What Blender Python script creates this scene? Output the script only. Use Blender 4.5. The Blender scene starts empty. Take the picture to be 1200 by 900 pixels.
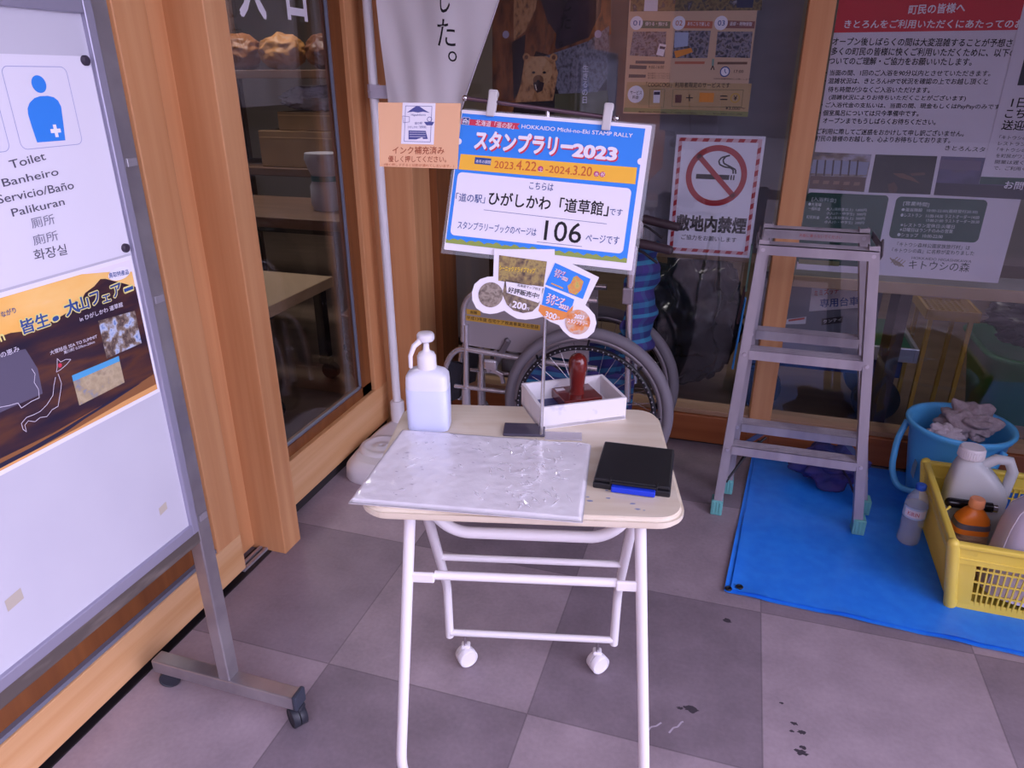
import bpy, bmesh, math, random
from mathutils import Vector, Matrix, noise
random.seed(7)
SC = bpy.context.scene
COL = SC.collection

# ------------------------------------------------------------------ camera
F, H = 839.0, 1.37                       # focal length in pixels of the 1200x900 frame, eye height
PITCH, YAW = math.atan(360 / 839), math.atan(284 / 913)
FW = Vector((-math.sin(YAW) * math.cos(PITCH), math.cos(YAW) * math.cos(PITCH), -math.sin(PITCH)))
RT = Vector((math.cos(YAW), math.sin(YAW), 0))
UP = RT.cross(FW)
EYE = Vector((0, 0, H))
cd = bpy.data.cameras.new('camera'); cam = bpy.data.objects.new('camera', cd); COL.objects.link(cam)
cd.sensor_width = 36; cd.lens = F / 1200 * 36; cd.clip_start = .02
cam.matrix_world = Matrix.Translation(EYE) @ Matrix((RT, UP, -FW)).transposed().to_4x4()
SC.camera = cam

# ------------------------------------------------------------------ sky and exposure
SC.view_settings.view_transform = 'Standard'
SC.view_settings.look = 'None'
SC.view_settings.exposure = 0.55
SC.view_settings.gamma = 1
SC.view_settings.use_curve_mapping = False
W = bpy.data.worlds.new('overcast_sky'); SC.world = W; W.use_nodes = True
nt = W.node_tree; nt.nodes.clear()
out = nt.nodes.new('ShaderNodeOutputWorld'); bg = nt.nodes.new('ShaderNodeBackground')
tc = nt.nodes.new('ShaderNodeTexCoord'); sx = nt.nodes.new('ShaderNodeSeparateXYZ')
mr = nt.nodes.new('ShaderNodeMapRange'); mr.inputs[1].default_value = -.6; mr.inputs[2].default_value = .9
mr.inputs[3].default_value = .5; mr.inputs[4].default_value = 4.2      # overcast sky, brighter to the east
nt.links.new(tc.outputs['Generated'], sx.inputs[0]); nt.links.new(sx.outputs['X'], mr.inputs[0])
nt.links.new(mr.outputs[0], bg.inputs['Strength'])
bg.inputs['Color'].default_value = (.785, .72, 1.0, 1)
nt.links.new(bg.outputs[0], out.inputs[0])

# ------------------------------------------------------------------ pixel -> place
def ray(x, y): return FW * F + RT * (x - 600) - UP * (y - 450)
def Oz(x, y, z=0.0):
    d = ray(x, y); return EYE + d * ((z - H) / d.z)
def Oy(x, y, Y):
    d = ray(x, y); return EYE + d * (Y / d.y)
def Ox(x, y, X):
    d = ray(x, y); return EYE + d * (X / d.x)
def On(x, y, o, n):
    d = ray(x, y); return EYE + d * ((o - EYE).dot(n) / d.dot(n))
def V3(*a): return Vector(a)

# ------------------------------------------------------------------ materials
def lin(h):
    h = h.lstrip('#'); c = [int(h[i:i + 2], 16) / 255 for i in (0, 2, 4)]
    return tuple(x / 12.92 if x <= .04045 else ((x + .055) / 1.055) ** 2.4 for x in c) + (1,)
MATS = {}
def mat(name, col='#888888', rough=.5, metal=0, col2=None, scale=(8, 8, 8), detail=4, lo=.35, hi=.65, bump=0, bscale=None,
        trans=0, alpha=1, spec=.5, ior=1.45, sss=0, coat=0):
    if name in MATS: return MATS[name]
    m = bpy.data.materials.new(name); m.use_nodes = True; t = m.node_tree
    b = t.nodes['Principled BSDF']
    b.inputs['Base Color'].default_value = lin(col); b.inputs['Roughness'].default_value = rough
    b.inputs['Metallic'].default_value = metal; b.inputs['Transmission Weight'].default_value = trans
    b.inputs['Alpha'].default_value = alpha; b.inputs['Specular IOR Level'].default_value = spec
    b.inputs['IOR'].default_value = ior; b.inputs['Coat Weight'].default_value = coat
    if sss:
        b.inputs['Subsurface Weight'].default_value = sss; b.inputs['Subsurface Radius'].default_value = (.02, .02, .02)
    if col2 or bump:
        c = t.nodes.new('ShaderNodeTexCoord'); mp = t.nodes.new('ShaderNodeMapping')
        mp.inputs['Scale'].default_value = scale if isinstance(scale, tuple) else (scale,) * 3
        t.links.new(c.outputs['Object'], mp.inputs[0])
        n = t.nodes.new('ShaderNodeTexNoise'); n.inputs['Scale'].default_value = 1; n.inputs['Detail'].default_value = detail
        t.links.new(mp.outputs[0], n.inputs['Vector'])
        if col2:
            r = t.nodes.new('ShaderNodeValToRGB')
            r.color_ramp.elements[0].position = lo; r.color_ramp.elements[1].position = hi
            r.color_ramp.elements[0].color = lin(col); r.color_ramp.elements[1].color = lin(col2)
            t.links.new(n.outputs['Fac'], r.inputs[0]); t.links.new(r.outputs[0], b.inputs['Base Color'])
        if bump:
            n2 = n
            if bscale:
                n2 = t.nodes.new('ShaderNodeTexNoise'); n2.inputs['Scale'].default_value = bscale; n2.inputs['Detail'].default_value = 3
                t.links.new(c.outputs['Object'], n2.inputs['Vector'])
            bp = t.nodes.new('ShaderNodeBump'); bp.inputs['Strength'].default_value = bump; bp.inputs['Distance'].default_value = .01
            t.links.new(n2.outputs['Fac'], bp.inputs['Height']); t.links.new(bp.outputs[0], b.inputs['Normal'])
    MATS[name] = m; return m

def wood(name, a, b, axis, rough=.45):
    s = [28, 28, 28]; s[axis] = 1.1
    return mat(name, a, rough, col2=b, scale=tuple(s), detail=5, lo=.3, hi=.7)
WZ = wood('larch upright grain', '#c68a5a', '#d8a272', 2)
WX = wood('larch cross grain', '#c28658', '#d29a6a', 0)
WY = wood('larch long grain', '#d09c68', '#e0b486', 1)
WBEAD = wood('brown glazing bead', '#6e3f20', '#855029', 2)
def glass_mat(name, tint):
    m = bpy.data.materials.new(name); m.use_nodes = True; t = m.node_tree; t.nodes.clear()
    o = t.nodes.new('ShaderNodeOutputMaterial'); mx = t.nodes.new('ShaderNodeMixShader')
    tr = t.nodes.new('ShaderNodeBsdfTransparent'); gl = t.nodes.new('ShaderNodeBsdfGlossy'); fr = t.nodes.new('ShaderNodeFresnel')
    tr.inputs[0].default_value = lin(tint); gl.inputs['Roughness'].default_value = 0; fr.inputs[0].default_value = 1.5
    gl.inputs[0].default_value = (1, 1, 1, 1)
    ge = t.nodes.new('ShaderNodeNewGeometry'); mi = t.nodes.new('ShaderNodeMath'); mi.operation = 'MULTIPLY_ADD'; mi.inputs[1].default_value = 1 / 1.5 - 1.5; mi.inputs[2].default_value = 1.5
    t.links.new(ge.outputs['Backfacing'], mi.inputs[0]); t.links.new(mi.outputs[0], fr.inputs[0])      # same reflectance on both faces of the pane
    t.links.new(fr.outputs[0], mx.inputs[0]); t.links.new(tr.outputs[0], mx.inputs[1]); t.links.new(gl.outputs[0], mx.inputs[2])
    t.links.new(mx.outputs[0], o.inputs[0]); MATS[name] = m; return m
GLASS = glass_mat('window glass', '#f5f7fa')
FILM = glass_mat('clear plastic film', '#f6f6fa')
ALU = mat('brushed aluminium', '#b6b0b8', .4, .45, col2='#9f98a2', scale=(14, 14, 3), bump=.05)
ALUL = mat('bright aluminium', '#c9c5ce', .3, .7)
STEEL = mat('satin steel tube', '#b8b3b6', .32, .7, col2='#a39da2', scale=(10, 10, 10))
CHROME = mat('chrome', '#d8d6da', .15, 1)
DARKMETAL = mat('dark metal strip', '#3b3b46', .4, .6)
GASKET = mat('grey gasket', '#7f8496', .4, .3)
BLACK = mat('black plastic', '#1b1b20', .45)
BLACKR = mat('black rubber', '#18181a', .7)
WHITE = mat('white plastic', '#ece9ee', .4)
WHITEP = mat('white enamel paint', '#efecef', .3)
PAPER = mat('white paper', '#e9e6ee', .7)
INK = mat('black ink', '#17151a', .7)
def flat(h, rough=.6): return mat('ink ' + h, h, rough)

# ------------------------------------------------------------------ things, parts, meshes
MW = {}
def tag(o, label=None, cat=None, group=None, kind=None):
    for k, v in (('label', label), ('category', cat), ('group', group), ('kind', kind)):
        if v: o[k] = v
    return o
def thing(name, label, cat, loc, rz=0.0, group=None):
    o = bpy.data.objects.new(name, None); COL.objects.link(o)
    o.empty_display_size = .05
    o.location = loc; o.rotation_euler = (0, 0, rz)
    MW[o.name] = Matrix.Translation(Vector(loc)) @ Matrix.Rotation(rz, 4, 'Z')
    return tag(o, label, cat, group)

class MB:
    def __init__(s): s.v = []; s.f = []; s.m = []; s.sm = []
    def add(s, vs, fs, mi=0, smooth=False):
        k = len(s.v); s.v += [Vector(v) for v in vs]
        for f in fs: s.f.append(tuple(i + k for i in f)); s.m.append(mi); s.sm.append(smooth)
    def bm(s, b, mi=0, smooth=False, M=None):
        b.verts.index_update()
        s.add([(M @ v.co) if M else v.co.copy() for v in b.verts], [[v.index for v in f.verts] for f in b.faces], mi, smooth); b.free()
    def box(s, c, size, rot=None, bev=0, mi=0, seg=2):
        b = bmesh.new(); bmesh.ops.create_cube(b, size=1)
        bmesh.ops.scale(b, vec=size, verts=b.verts)
        if bev: bmesh.ops.bevel(b, geom=b.edges[:], offset=bev, segments=seg, affect='EDGES', profile=.5)
        M = Matrix.Translation(Vector(c)) @ (rot.to_4x4() if rot else Matrix())
        s.bm(b, mi, False, M); return s
    def span(s, a, b, bev=0, mi=0):
        a, b = Vector(a), Vector(b)
        return s.box((a + b) / 2, [abs(x) for x in (b - a)], None, bev, mi)
    def bar(s, p0, p1, w, t, up=(0, 0, 1), bev=0, mi=0):
        p0, p1 = Vector(p0), Vector(p1); d = p1 - p0; L = d.length; x = d / L
        up = Vector(up); y = up.cross(x)
        if y.length < 1e-4: y = Vector((0, 1, 0)).cross(x)
        y.normalize(); z = x.cross(y)
        return s.box((p0 + p1) / 2, (L, w, t), Matrix((x, y, z)).transposed(), bev, mi)
    def tube(s, pts, r, seg=12, mi=0, fillet=0, cap=True, closed=False):
        pts = [Vector(p) for p in pts]
        if fillet and len(pts) > 2:
            q = [pts[0]]
            for i in range(1, len(pts) - 1):
                a, b, c = pts[i - 1], pts[i], pts[i + 1]
                u, w = (a - b), (c - b); k = min(fillet, u.length * .49, w.length * .49)
                p, e = b + u.normalized() * k, b + w.normalized() * k
                for j in range(7):
                    t = j / 6; q.append(p * (1 - t) ** 2 + b * 2 * t * (1 - t) + e * t * t)
            q.append(pts[-1]); pts = q
        n = len(pts); vs = []; fs = []
        rr = r if isinstance(r, (list, tuple)) else [r] * n
        def tan(i):
            if closed: return (pts[(i + 1) % n] - pts[i - 1]).normalized()
            return (pts[min(i + 1, n - 1)] - pts[max(i - 1, 0)]).normalized()
        T = tan(0); nrm = T.orthogonal().normalized()
        for i in range(n):
            T2 = tan(i); q = T.rotation_difference(T2); nrm = (q @ nrm).normalized(); T = T2
            bn = T.cross(nrm)
            for k in range(seg):
                a = 2 * math.pi * k / seg
                vs.append(pts[i] + (nrm * math.cos(a) + bn * math.sin(a)) * rr[i])
        for i in range(n if closed else n - 1):
            j = (i + 1) % n
            for k in range(seg):
                l = (k + 1) % seg
                fs.append((i * seg + k, i * seg + l, j * seg + l, j * seg + k))
        s.add(vs, fs, mi, True)
        if cap and not closed:
            s.add(vs[:seg], [tuple(reversed(range(seg)))], mi); s.add(vs[-seg:], [tuple(range(seg))], mi)
        return s
    def cyl(s, p0, p1, r, seg=20, mi=0): return s.tube([p0, p1], r, seg, mi)
    def loft(s, secs, M=None, seg=40, mi=0, cap0=True, cap1=True, smooth=True):
        """secs: (z, rx, ry, squareness, cx, cy)"""
        vs = []; fs = []
        for q in secs:
            z, rx, ry = q[:3]; e = q[3] if len(q) > 3 else 2.0; cx = q[4] if len(q) > 4 else 0; cy = q[5] if len(q) > 5 else 0
            for k in range(seg):
                a = 2 * math.pi * (k + .5) / seg; c, d = math.cos(a), math.sin(a)
                v = Vector((cx + rx * math.copysign(abs(c) ** (2 / e), c), cy + ry * math.copysign(abs(d) ** (2 / e), d), z))
                vs.append(M @ v if M else v)
        n = len(secs)
        for i in range(n - 1):
            for k in range(seg):
                l = (k + 1) % seg; fs.append((i * seg + k, i * seg + l, (i + 1) * seg + l, (i + 1) * seg + k))
        s.add(vs, fs, mi, smooth)
        if cap0: s.add(vs[:seg], [tuple(reversed(range(seg)))], mi)
        if cap1: s.add(vs[-seg:], [tuple(range(seg))], mi)
        return s
    def prism(s, pts, o, u, v, thick, mi=0):
        """outline pts (u,v) at origin o, thickness along -(u x v)"""
        o, u, v = Vector(o), Vector(u), Vector(v); n = u.cross(v).normalized(); k = len(pts)
        a = [o + u * p[0] + v * p[1] for p in pts]; b = [p - n * thick for p in a]
        s.add(a + b, [tuple(range(k)), tuple(range(2 * k - 1, k - 1, -1))] + [(i, i + k, (i + 1) % k + k, (i + 1) % k) for i in range(k)], mi)
        return s
    def ball(s, c, r, mi=0, seg=16, sc=(1, 1, 1)):
        b = bmesh.new(); bmesh.ops.create_uvsphere(b, u_segments=seg, v_segments=max(6, seg // 2), radius=r)
        bmesh.ops.scale(b, vec=sc, verts=b.verts)
        s.bm(b, mi, True, Matrix.Translation(Vector(c))); return s
    def build(s, name, mats, parent=None, world=True, label=None):
        if not isinstance(mats, (list, tuple)): mats = [mats]
        me = bpy.data.meshes.new(name); vs = s.v
        if parent is not None and world:
            I = MW[parent.name].inverted(); vs = [I @ v for v in vs]
        me.from_pydata([tuple(v) for v in vs], [], s.f)
        for m in mats: me.materials.append(m)
        me.polygons.foreach_set('material_index', s.m); me.polygons.foreach_set('use_smooth', s.sm)
        me.update()
        o = bpy.data.objects.new(name, me); COL.objects.link(o)
        if parent is not None: o.parent = parent; MW[o.name] = MW[parent.name]
        else: MW[o.name] = Matrix()
        if label: o['label'] = label
        return o
def struct(o): o['kind'] = 'structure'; return o

# ------------------------------------------------------------------ printed surfaces
_tc = {}
def glyphs(txt, bold=0):
    k = txt
    if k not in _tc:
        c = bpy.data.curves.new('t', 'FONT'); c.body = txt; c.resolution_u = 3; c.dimensions = '2D'
        o = bpy.data.objects.new('t', c); COL.objects.link(o)
        bpy.context.view_layer.update(); dg = bpy.context.evaluated_depsgraph_get()
        me = bpy.data.meshes.new_from_object(o.evaluated_get(dg))
        vs = [(v.co.x, v.co.y) for v in me.vertices]; fs = [tuple(p.vertices) for p in me.polygons]
        bpy.data.objects.remove(o); bpy.data.curves.remove(c); bpy.data.meshes.remove(me)
        _tc[k] = (vs, fs)
    return _tc[k]
class Panel:
    """a flat sheet: u to the right, v up, prints lie in thin layers in front of it"""
    def __init__(s, root, o, u, v, sheet_part=None):
        s.root = root; s.o = Vector(o); s.u = Vector(u).normalized(); s.v = Vector(v).normalized(); s.n = s.u.cross(s.v)
        s.mb = {}; s.ml = {}
    def at(s, x, y):
        p = On(x, y, s.o, s.n) - s.o; return (p.dot(s.u), p.dot(s.v))
    def pt(s, a, l): return s.o + s.u * a[0] + s.v * a[1] + s.n * (.0003 * l)
    def _m(s, part, m):
        if part not in s.mb: s.mb[part] = MB(); s.ml[part] = []
        if m not in s.ml[part]: s.ml[part].append(m)
        return s.mb[part], s.ml[part].index(m)
    def poly(s, part, m, pts, l=1):
        b, i = s._m(part, m); b.add([s.pt(p, l) for p in pts], [tuple(range(len(pts)))], i)
    def rect(s, part, m, a, b, l=1, r=0):
        (x0, y0), (x1, y1) = (min(a[0], b[0]), min(a[1], b[1])), (max(a[0], b[0]), max(a[1], b[1]))
        s.poly(part, m, rrect(x0, y0, x1, y1, r), l)
    def disc(s, part, m, c, r, l=1, ry=None, n=28):
        ry = ry or r; s.poly(part, m, [(c[0] + r * math.cos(2 * math.pi * k / n), c[1] + ry * math.sin(2 * math.pi * k / n)) for k in range(n)], l)
    def line(s, part, m, a, b, w, l=1):
        a, b = Vector(a), Vector(b); d = (b - a).normalized(); q = Vector((-d.y, d.x)) * w / 2
        s.poly(part, m, [a - q, b - q, b + q, a + q], l)
    def path(s, part, m, pts, w, l=1, closed=False):
        k = len(pts)
        for i in range(k if closed else k - 1): s.line(part, m, pts[i], pts[(i + 1) % k], w, l)
    def ring(s, part, m, c, r0, r1, l=1, n=40):
        b, i = s._m(part, m)
        P = lambda r, k: s.pt((c[0] + r * math.cos(2 * math.pi * k / n), c[1] + r * math.sin(2 * math.pi * k / n)), l)
        for k in range(n): b.add([P(r0, k), P(r1, k), P(r1, k + 1), P(r0, k + 1)], [(0, 1, 2, 3)], i)
    def frame(s, part, m, a, b, w, l=1, r=0):
        x0, y0, x1, y1 = min(a[0], b[0]), min(a[1], b[1]), max(a[0], b[0]), max(a[1], b[1])
        o_, i_ = rrect(x0, y0, x1, y1, r), rrect(x0 + w, y0 + w, x1 - w, y1 - w, max(r - w, 0))
        if r and not max(r - w, 0): i_ = rrect(x0 + w, y0 + w, x1 - w, y1 - w, 1e-5)
        bb, i = s._m(part, m); k = len(o_)
        bb.add([s.pt(p, l) for p in o_ + i_], [(j, (j + 1) % k, (j + 1) % k + k, j + k) for j in range(k)], i)
    def text(s, part, m, txt, a, b, h, l=2, bold=0, vertical=False, shear=0):
        """fit the writing's box to the base line a->b (u,v) and the height h"""
        if vertical: txt = '\n'.join(txt)
        vs, fs = glyphs(txt, bold)
        if not vs: return
        x0 = min(p[0] for p in vs); x1 = max(p[0] for p in vs); y0 = min(p[1] for p in vs); y1 = max(p[1] for p in vs)
        a, b = Vector(a), Vector(b); d = b - a; q = Vector((-d.y, d.x)).normalized()
        bb, i = s._m(part, m); g = .017 * bold; nl = txt.count('\n') + 1
        shifts = [(0, 0)] if bold <= 0 else [(g, g), (-g, g), (g, -g), (-g, -g)] if bold < 2.5 else [(g * math.cos(t), g * math.sin(t)) for t in [k * math.pi / 4 for k in range(8)]]
        for k, (gx, gy) in enumerate(shifts):      # heavier strokes: the same letters laid a hair apart
            bb.add([s.pt(a + d * ((x + gx - x0) / (x1 - x0)) + q * (h * (y + gy - y0) / (y1 - y0)), l + .08 * k) for x, y in vs], fs, i)
    def ptext(s, part, m, txt, pa, pb, ph, l=2, bold=0, vertical=False):
        """pa, pb: left and right end of the base line; ph: height, all read off the photograph"""
        a, b = s.at(*pa), s.at(*pb); t = s.at(pa[0], pa[1] - ph); s.text(part, m, txt, a, b, (Vector(t) - Vector(a)).length, l, bold, vertical)
    def build(s, parent=None):
        for p in s.mb: s.mb[p].build(p, s.ml[p], parent or s.root)
def rrect(x0, y0, x1, y1, r=0, n=5):
    if not r: return [(x0, y0), (x1, y0), (x1, y1), (x0, y1)]
    P = []
    for cx, cy, a in ((x1 - r, y0 + r, -90), (x1 - r, y1 - r, 0), (x0 + r, y1 - r, 90), (x0 + r, y0 + r, 180)):
        for k in range(n + 1):
            t = math.radians(a + 90 * k / n); P.append((cx + r * math.cos(t), cy + r * math.sin(t)))
    return P
def photo(name, cols, scale=30, rough=.35):
    """a printed picture: mottled print in the picture's own colours"""
    if name in MATS: return MATS[name]
    m = mat(name, cols[0], rough, col2=cols[-1], scale=scale, detail=6)
    r = [n for n in m.node_tree.nodes if n.type == 'VALTORGB'][0].color_ramp
    r.elements[0].position = .3; r.elements[1].position = .72
    for i, c in enumerate(cols[1:-1]):
        e = r.elements.new(.3 + .42 * (i + 1) / (len(cols) - 1)); e.color = lin(c)
    return m
# ------------------------------------------------------------------ floor
TS = .525
def floor_mat():
    m = bpy.data.materials.new('mottled vinyl tiles'); m.use_nodes = True; t = m.node_tree; b = t.nodes['Principled BSDF']
    N = t.nodes.new; L = t.links.new
    tc = N('ShaderNodeTexCoord'); mp = N('ShaderNodeMapping'); mp.inputs['Location'].default_value = (.333 / TS + 20, -1.19 / TS + 20, .5)
    mp.inputs['Scale'].default_value = (1 / TS, 1 / TS, 0); L(tc.outputs['Object'], mp.inputs[0])
    ck = N('ShaderNodeTexChecker'); ck.inputs['Scale'].default_value = 1
    ck.inputs['Color1'].default_value = lin('#a09199'); ck.inputs['Color2'].default_value = lin('#877a83'); L(mp.outputs[0], ck.inputs[0])
    fl = N('ShaderNodeVectorMath'); fl.operation = 'FLOOR'; L(mp.outputs[0], fl.inputs[0])
    wn = N('ShaderNodeTexWhiteNoise'); wn.noise_dimensions = '2D'; L(fl.outputs[0], wn.inputs[0])
    n1 = N('ShaderNodeTexNoise'); n1.inputs['Scale'].default_value = 7; n1.inputs['Detail'].default_value = 6; L(tc.outputs['Object'], n1.inputs[0])
    n2 = N('ShaderNodeTexNoise'); n2.inputs['Scale'].default_value = 90; n2.inputs['Detail'].default_value = 3; L(tc.outputs['Object'], n2.inputs[0])
    def math(op, a, bb):
        q = N('ShaderNodeMath'); q.operation = op
        for i, x in enumerate((a, bb)):
            if isinstance(x, (int, float)): q.inputs[i].default_value = x
            else: L(x, q.inputs[i])
        return q.outputs[0]
    f = math('ADD', math('MULTIPLY', math('SUBTRACT', n1.outputs[0], .5), .75), math('MULTIPLY', math('SUBTRACT', n2.outputs[0], .5), .28))
    f = math('ADD', math('ADD', f, math('MULTIPLY', math('SUBTRACT', wn.outputs[0], .5), .22)), 1.0)
    # seams
    fr = N('ShaderNodeVectorMath'); fr.operation = 'FRACTION'; L(mp.outputs[0], fr.inputs[0]); sp = N('ShaderNodeSeparateXYZ'); L(fr.outputs[0], sp.inputs[0])
    ex = math('ABSOLUTE', math('SUBTRACT', sp.outputs['X'], .5), 0); ey = math('ABSOLUTE', math('SUBTRACT', sp.outputs['Y'], .5), 0)
    seam = math('GREATER_THAN', math('MAXIMUM', ex, ey), .4965)
    f = math('MULTIPLY', f, math('SUBTRACT', 1.0, math('MULTIPLY', seam, .3)))
    # scuffs
    n3 = N('ShaderNodeTexNoise'); n3.inputs['Scale'].default_value = 9; n3.inputs['Detail'].default_value = 8; n3.inputs['Roughness'].default_value = .75
    L(tc.outputs['Object'], n3.inputs[0])
    mrr = N('ShaderNodeMapRange'); mrr.inputs[1].default_value = .66; mrr.inputs[2].default_value = .74; mrr.inputs[3].default_value = 1; mrr.inputs[4].default_value = .5
    L(n3.outputs[0], mrr.inputs[0]); f = math('MULTIPLY', f, mrr.outputs[0])
    vm = N('ShaderNodeVectorMath'); vm.operation = 'SCALE'; L(ck.outputs[0], vm.inputs[0]); L(f, vm.inputs['Scale'])
    L(vm.outputs[0], b.inputs['Base Color']); b.inputs['Roughness'].default_value = .6; b.inputs['Specular IOR Level'].default_value = .35
    return m
def slab(name, a, b, m):
    o = struct(MB().span(a, b).build(name, m)); MW[o.name] = Matrix(); return o
slab('floor', (-1.40, -1.3, -.05), (3.2, 2.74, 0), floor_mat())
def paving():
    m = bpy.data.materials.new('pale paving blocks'); m.use_nodes = True; t = m.node_tree; b = t.nodes['Principled BSDF']
    tc = t.nodes.new('ShaderNodeTexCoord'); br = t.nodes.new('ShaderNodeTexBrick')
    br.inputs['Color1'].default_value = lin('#8c878b'); br.inputs['Color2'].default_value = lin('#7f7a7f'); br.inputs['Mortar'].default_value = lin('#6d686e')
    br.inputs['Scale'].default_value = 3.2; br.inputs['Mortar Size'].default_value = .02
    t.links.new(tc.outputs['Object'], br.inputs[0]); t.links.new(br.outputs[0], b.inputs['Base Color']); b.inputs['Roughness'].default_value = .9
    return m
fm = Panel(None, (0, 0, .0004), (1, 0, 0), (0, 1, 0))
def blot(px, r, sd, m=mat('dark floor stain', '#3f3840', .8), st=1.6):
    c = Oz(*px); random.seed(sd)
    fm.poly('floor_stain', m, [(c.x + r * st * random.uniform(.5, 1.1) * math.cos(k * .35), c.y + r * random.uniform(.5, 1.1) * math.sin(k * .35)) for k in range(18)], 0)
for i, (p, r) in enumerate((((810, 831), .012), ((797, 830), .006), ((939, 882), .010), ((941, 876), .006), ((931, 848), .006), ((939, 858), .007), ((928, 857), .004), ((916, 824), .004), ((852, 727), .01))): blot(p, r, i)
CH = mat('pale floor scratch', '#b5abb8', .7)
fm.path('floor_scratch', CH, [(Oz(*p).x, Oz(*p).y) for p in ((759, 857), (763, 852), (769, 851), (775, 847))], .004, .2)
fm.path('floor_scratch', CH, [(Oz(*p).x, Oz(*p).y) for p in ((784, 859), (789, 853), (794, 852), (799, 846), (801, 846))], .004, .2)
for n_ in fm.mb: fm.mb[n_].build(n_, fm.ml[n_], bpy.data.objects['floor'])
slab('floor_forecourt', (-8, -14, -.06), (14, -1.3, -.01), paving())
slab('floor_forecourt_east', (3.2, -1.3, -.06), (14, 6, -.01), MATS.get('pv') or bpy.data.materials['pale paving blocks'])
CANOPY = mat('light-shaping canopy', '#7d6a58', .7)
slab('ceiling', (-1.45, -.35, 2.75), (1.9, 2.9, 2.85), CANOPY)  # unseen canopy, its extent shaped to hold back sky light
slab('light_block_right', (1.75, 1.35, -.02), (1.87, 2.75, 2.75), mat('grey porch wall', '#6e6a70', .8, col2='#625e66', scale=3))  # unseen wall added to block light reaching the back right corner
slab('sky_screen_wall', (-16, -14.2, -.06), (16, -14, 6.5), mat('brown sky screen', '#4c4644', .8, col2='#3f3a39', scale=(.7, .7, .5)))  # unseen wall added to keep bright sky out of the glass
# inside of the building
INF = mat('brown vinyl floor inside', '#6c584a', .35, col2='#7d6857', scale=(2, 12, 2))
slab('floor_inside', (-6, -1.2, -.05), (-1.42, 6.5, -.004), INF)
slab('floor_inside_back', (-1.42, 2.78, -.05), (4, 6.5, -.004), INF)
INW = mat('inside plaster', '#8d8078', .8)
slab('wall_inside_back', (-6, 6.5, -.05), (4, 6.6, 2.8), INW)
slab('wall_inside_left', (-6.1, -1.2, -.05), (-6, 6.6, 2.8), INW)
slab('wall_inside_right', (4, 2.78, -.05), (4.1, 6.6, 2.8), INW)
slab('wall_inside_near', (-6, -1.3, -.05), (-1.42, -1.2, 2.8), INW)
slab('ceiling_inside', (-6, -1.2, 2.75), (-1.45, 6.6, 2.85), INW)
slab('ceiling_inside_back', (-1.45, 2.9, 2.75), (4.1, 6.6, 2.85), INW)

# ------------------------------------------------------------------ left side: glazed sliding door behind the whiteboard
def parts(name, lst):
    root = struct(thing(name, None, None, (0, 0, 0))); 
    for n, mb, m in lst: struct(mb.build(n, m, root))
    return root
ZT = 2.6
def glazing_x(name, x, y0, y1, zb0, zb1, sw0, sw1, bead, deep=.05):
    """a timber framed pane in a wall along y; x is the outer face"""
    fr = MB(); 
    fr.span((x - deep, y0, zb0), (x, y1, zb1), .003)
    st = MB()
    if sw0: st.span((x - deep, y0, zb1), (x, y0 + sw0, ZT), .003)
    if sw1: st.span((x - deep, y1 - sw1, zb1), (x, y1, ZT), .003)
    bd = MB(); a, b = y0 + sw0, y1 - sw1
    bd.span((x - deep, a, zb1), (x - .018, b, zb1 + bead * .55)); bd.span((x - deep, b - bead, zb1), (x - .018, b, ZT))
    if sw0: bd.span((x - deep, a, zb1), (x - .018, a + bead, ZT))
    gk = MB(); gk.span((x - .03, a, zb1 + bead * .55), (x - .022, b - bead, zb1 + bead * .55 + .008)); gk.span((x - .03, b - bead - .008, zb1), (x - .022, b - bead, ZT))
    gl = MB().span((x - .034, a, zb1 + .01), (x - .028, b - bead + .004, ZT))
    return parts(name, [('bottom_rail', fr, WY), ('stile', st, WZ), ('glazing_bead', bd, WBEAD), ('gasket', gk, GASKET), ('glass_pane', gl, GLASS)])
fr = MB().span((-1.33, -1.0, .02), (-1.28, 1.438, .14), .003); st = MB().span((-1.33, 1.341, .14), (-1.28, 1.438, ZT), .003).span((-1.33, -1.0, .14), (-1.28, -.91, ZT), .003)
bd = MB().span((-1.33, -.91, .15), (-1.300, 1.341, .25)).span((-1.33, 1.301, .25), (-1.298, 1.341, ZT))
gk = MB().span((-1.30, -.91, .14), (-1.286, 1.341, .151)); gl = MB().span((-1.316, -.91, .2), (-1.310, 1.31, ZT))
parts('door_1', [('bottom_rail', fr, WY), ('stile', st, WZ), ('glazing_bead', bd, WBEAD), ('gasket', gk, GASKET), ('glass_pane', gl, GLASS)])
slab('wall_left_sky_block', (-1.45, -7, -.05), (-1.28, -1.0, 3.2), mat('larch cladding', '#b0744a', .6, col2='#9c6238', scale=(20, 20, 1)))  # unseen wall stretch added to cut sky light from the left
tr = MB(); tr.span((-1.33, -1.0, 0.0005), (-1.272, 1.55, .004)); struct(tr.build('trim_door_track', mat('black track', '#1d1a1e', .5)))
tr = MB(); tr.span((-1.296, 1.435, .004), (-1.286, 1.56, .012)); tr.span((-1.316, 1.435, .004), (-1.306, 1.56, .012)); struct(tr.build('trim_track_rail', ALU))
struct(MB().span((-1.40, 1.43, 0.012), (-1.335, 1.60, ZT), .003).build('door_2', WZ))
# post between door and window
struct(MB().span((-1.40, 1.552, 0), (-1.222, 1.636, ZT), .003).build('trim_1', WZ))
w1 = glazing_x('window_1', -1.30, 1.636, 2.44, .05, .215, 0, .096, .07)
struct(MB().span((-1.40, 1.636, .001), (-1.32, 2.46, .05)).build('gap_shade_window', mat('painted gap shade', '#2a2528', .8)))  # dark strip: shade of the gap under the rail put into colour
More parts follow.
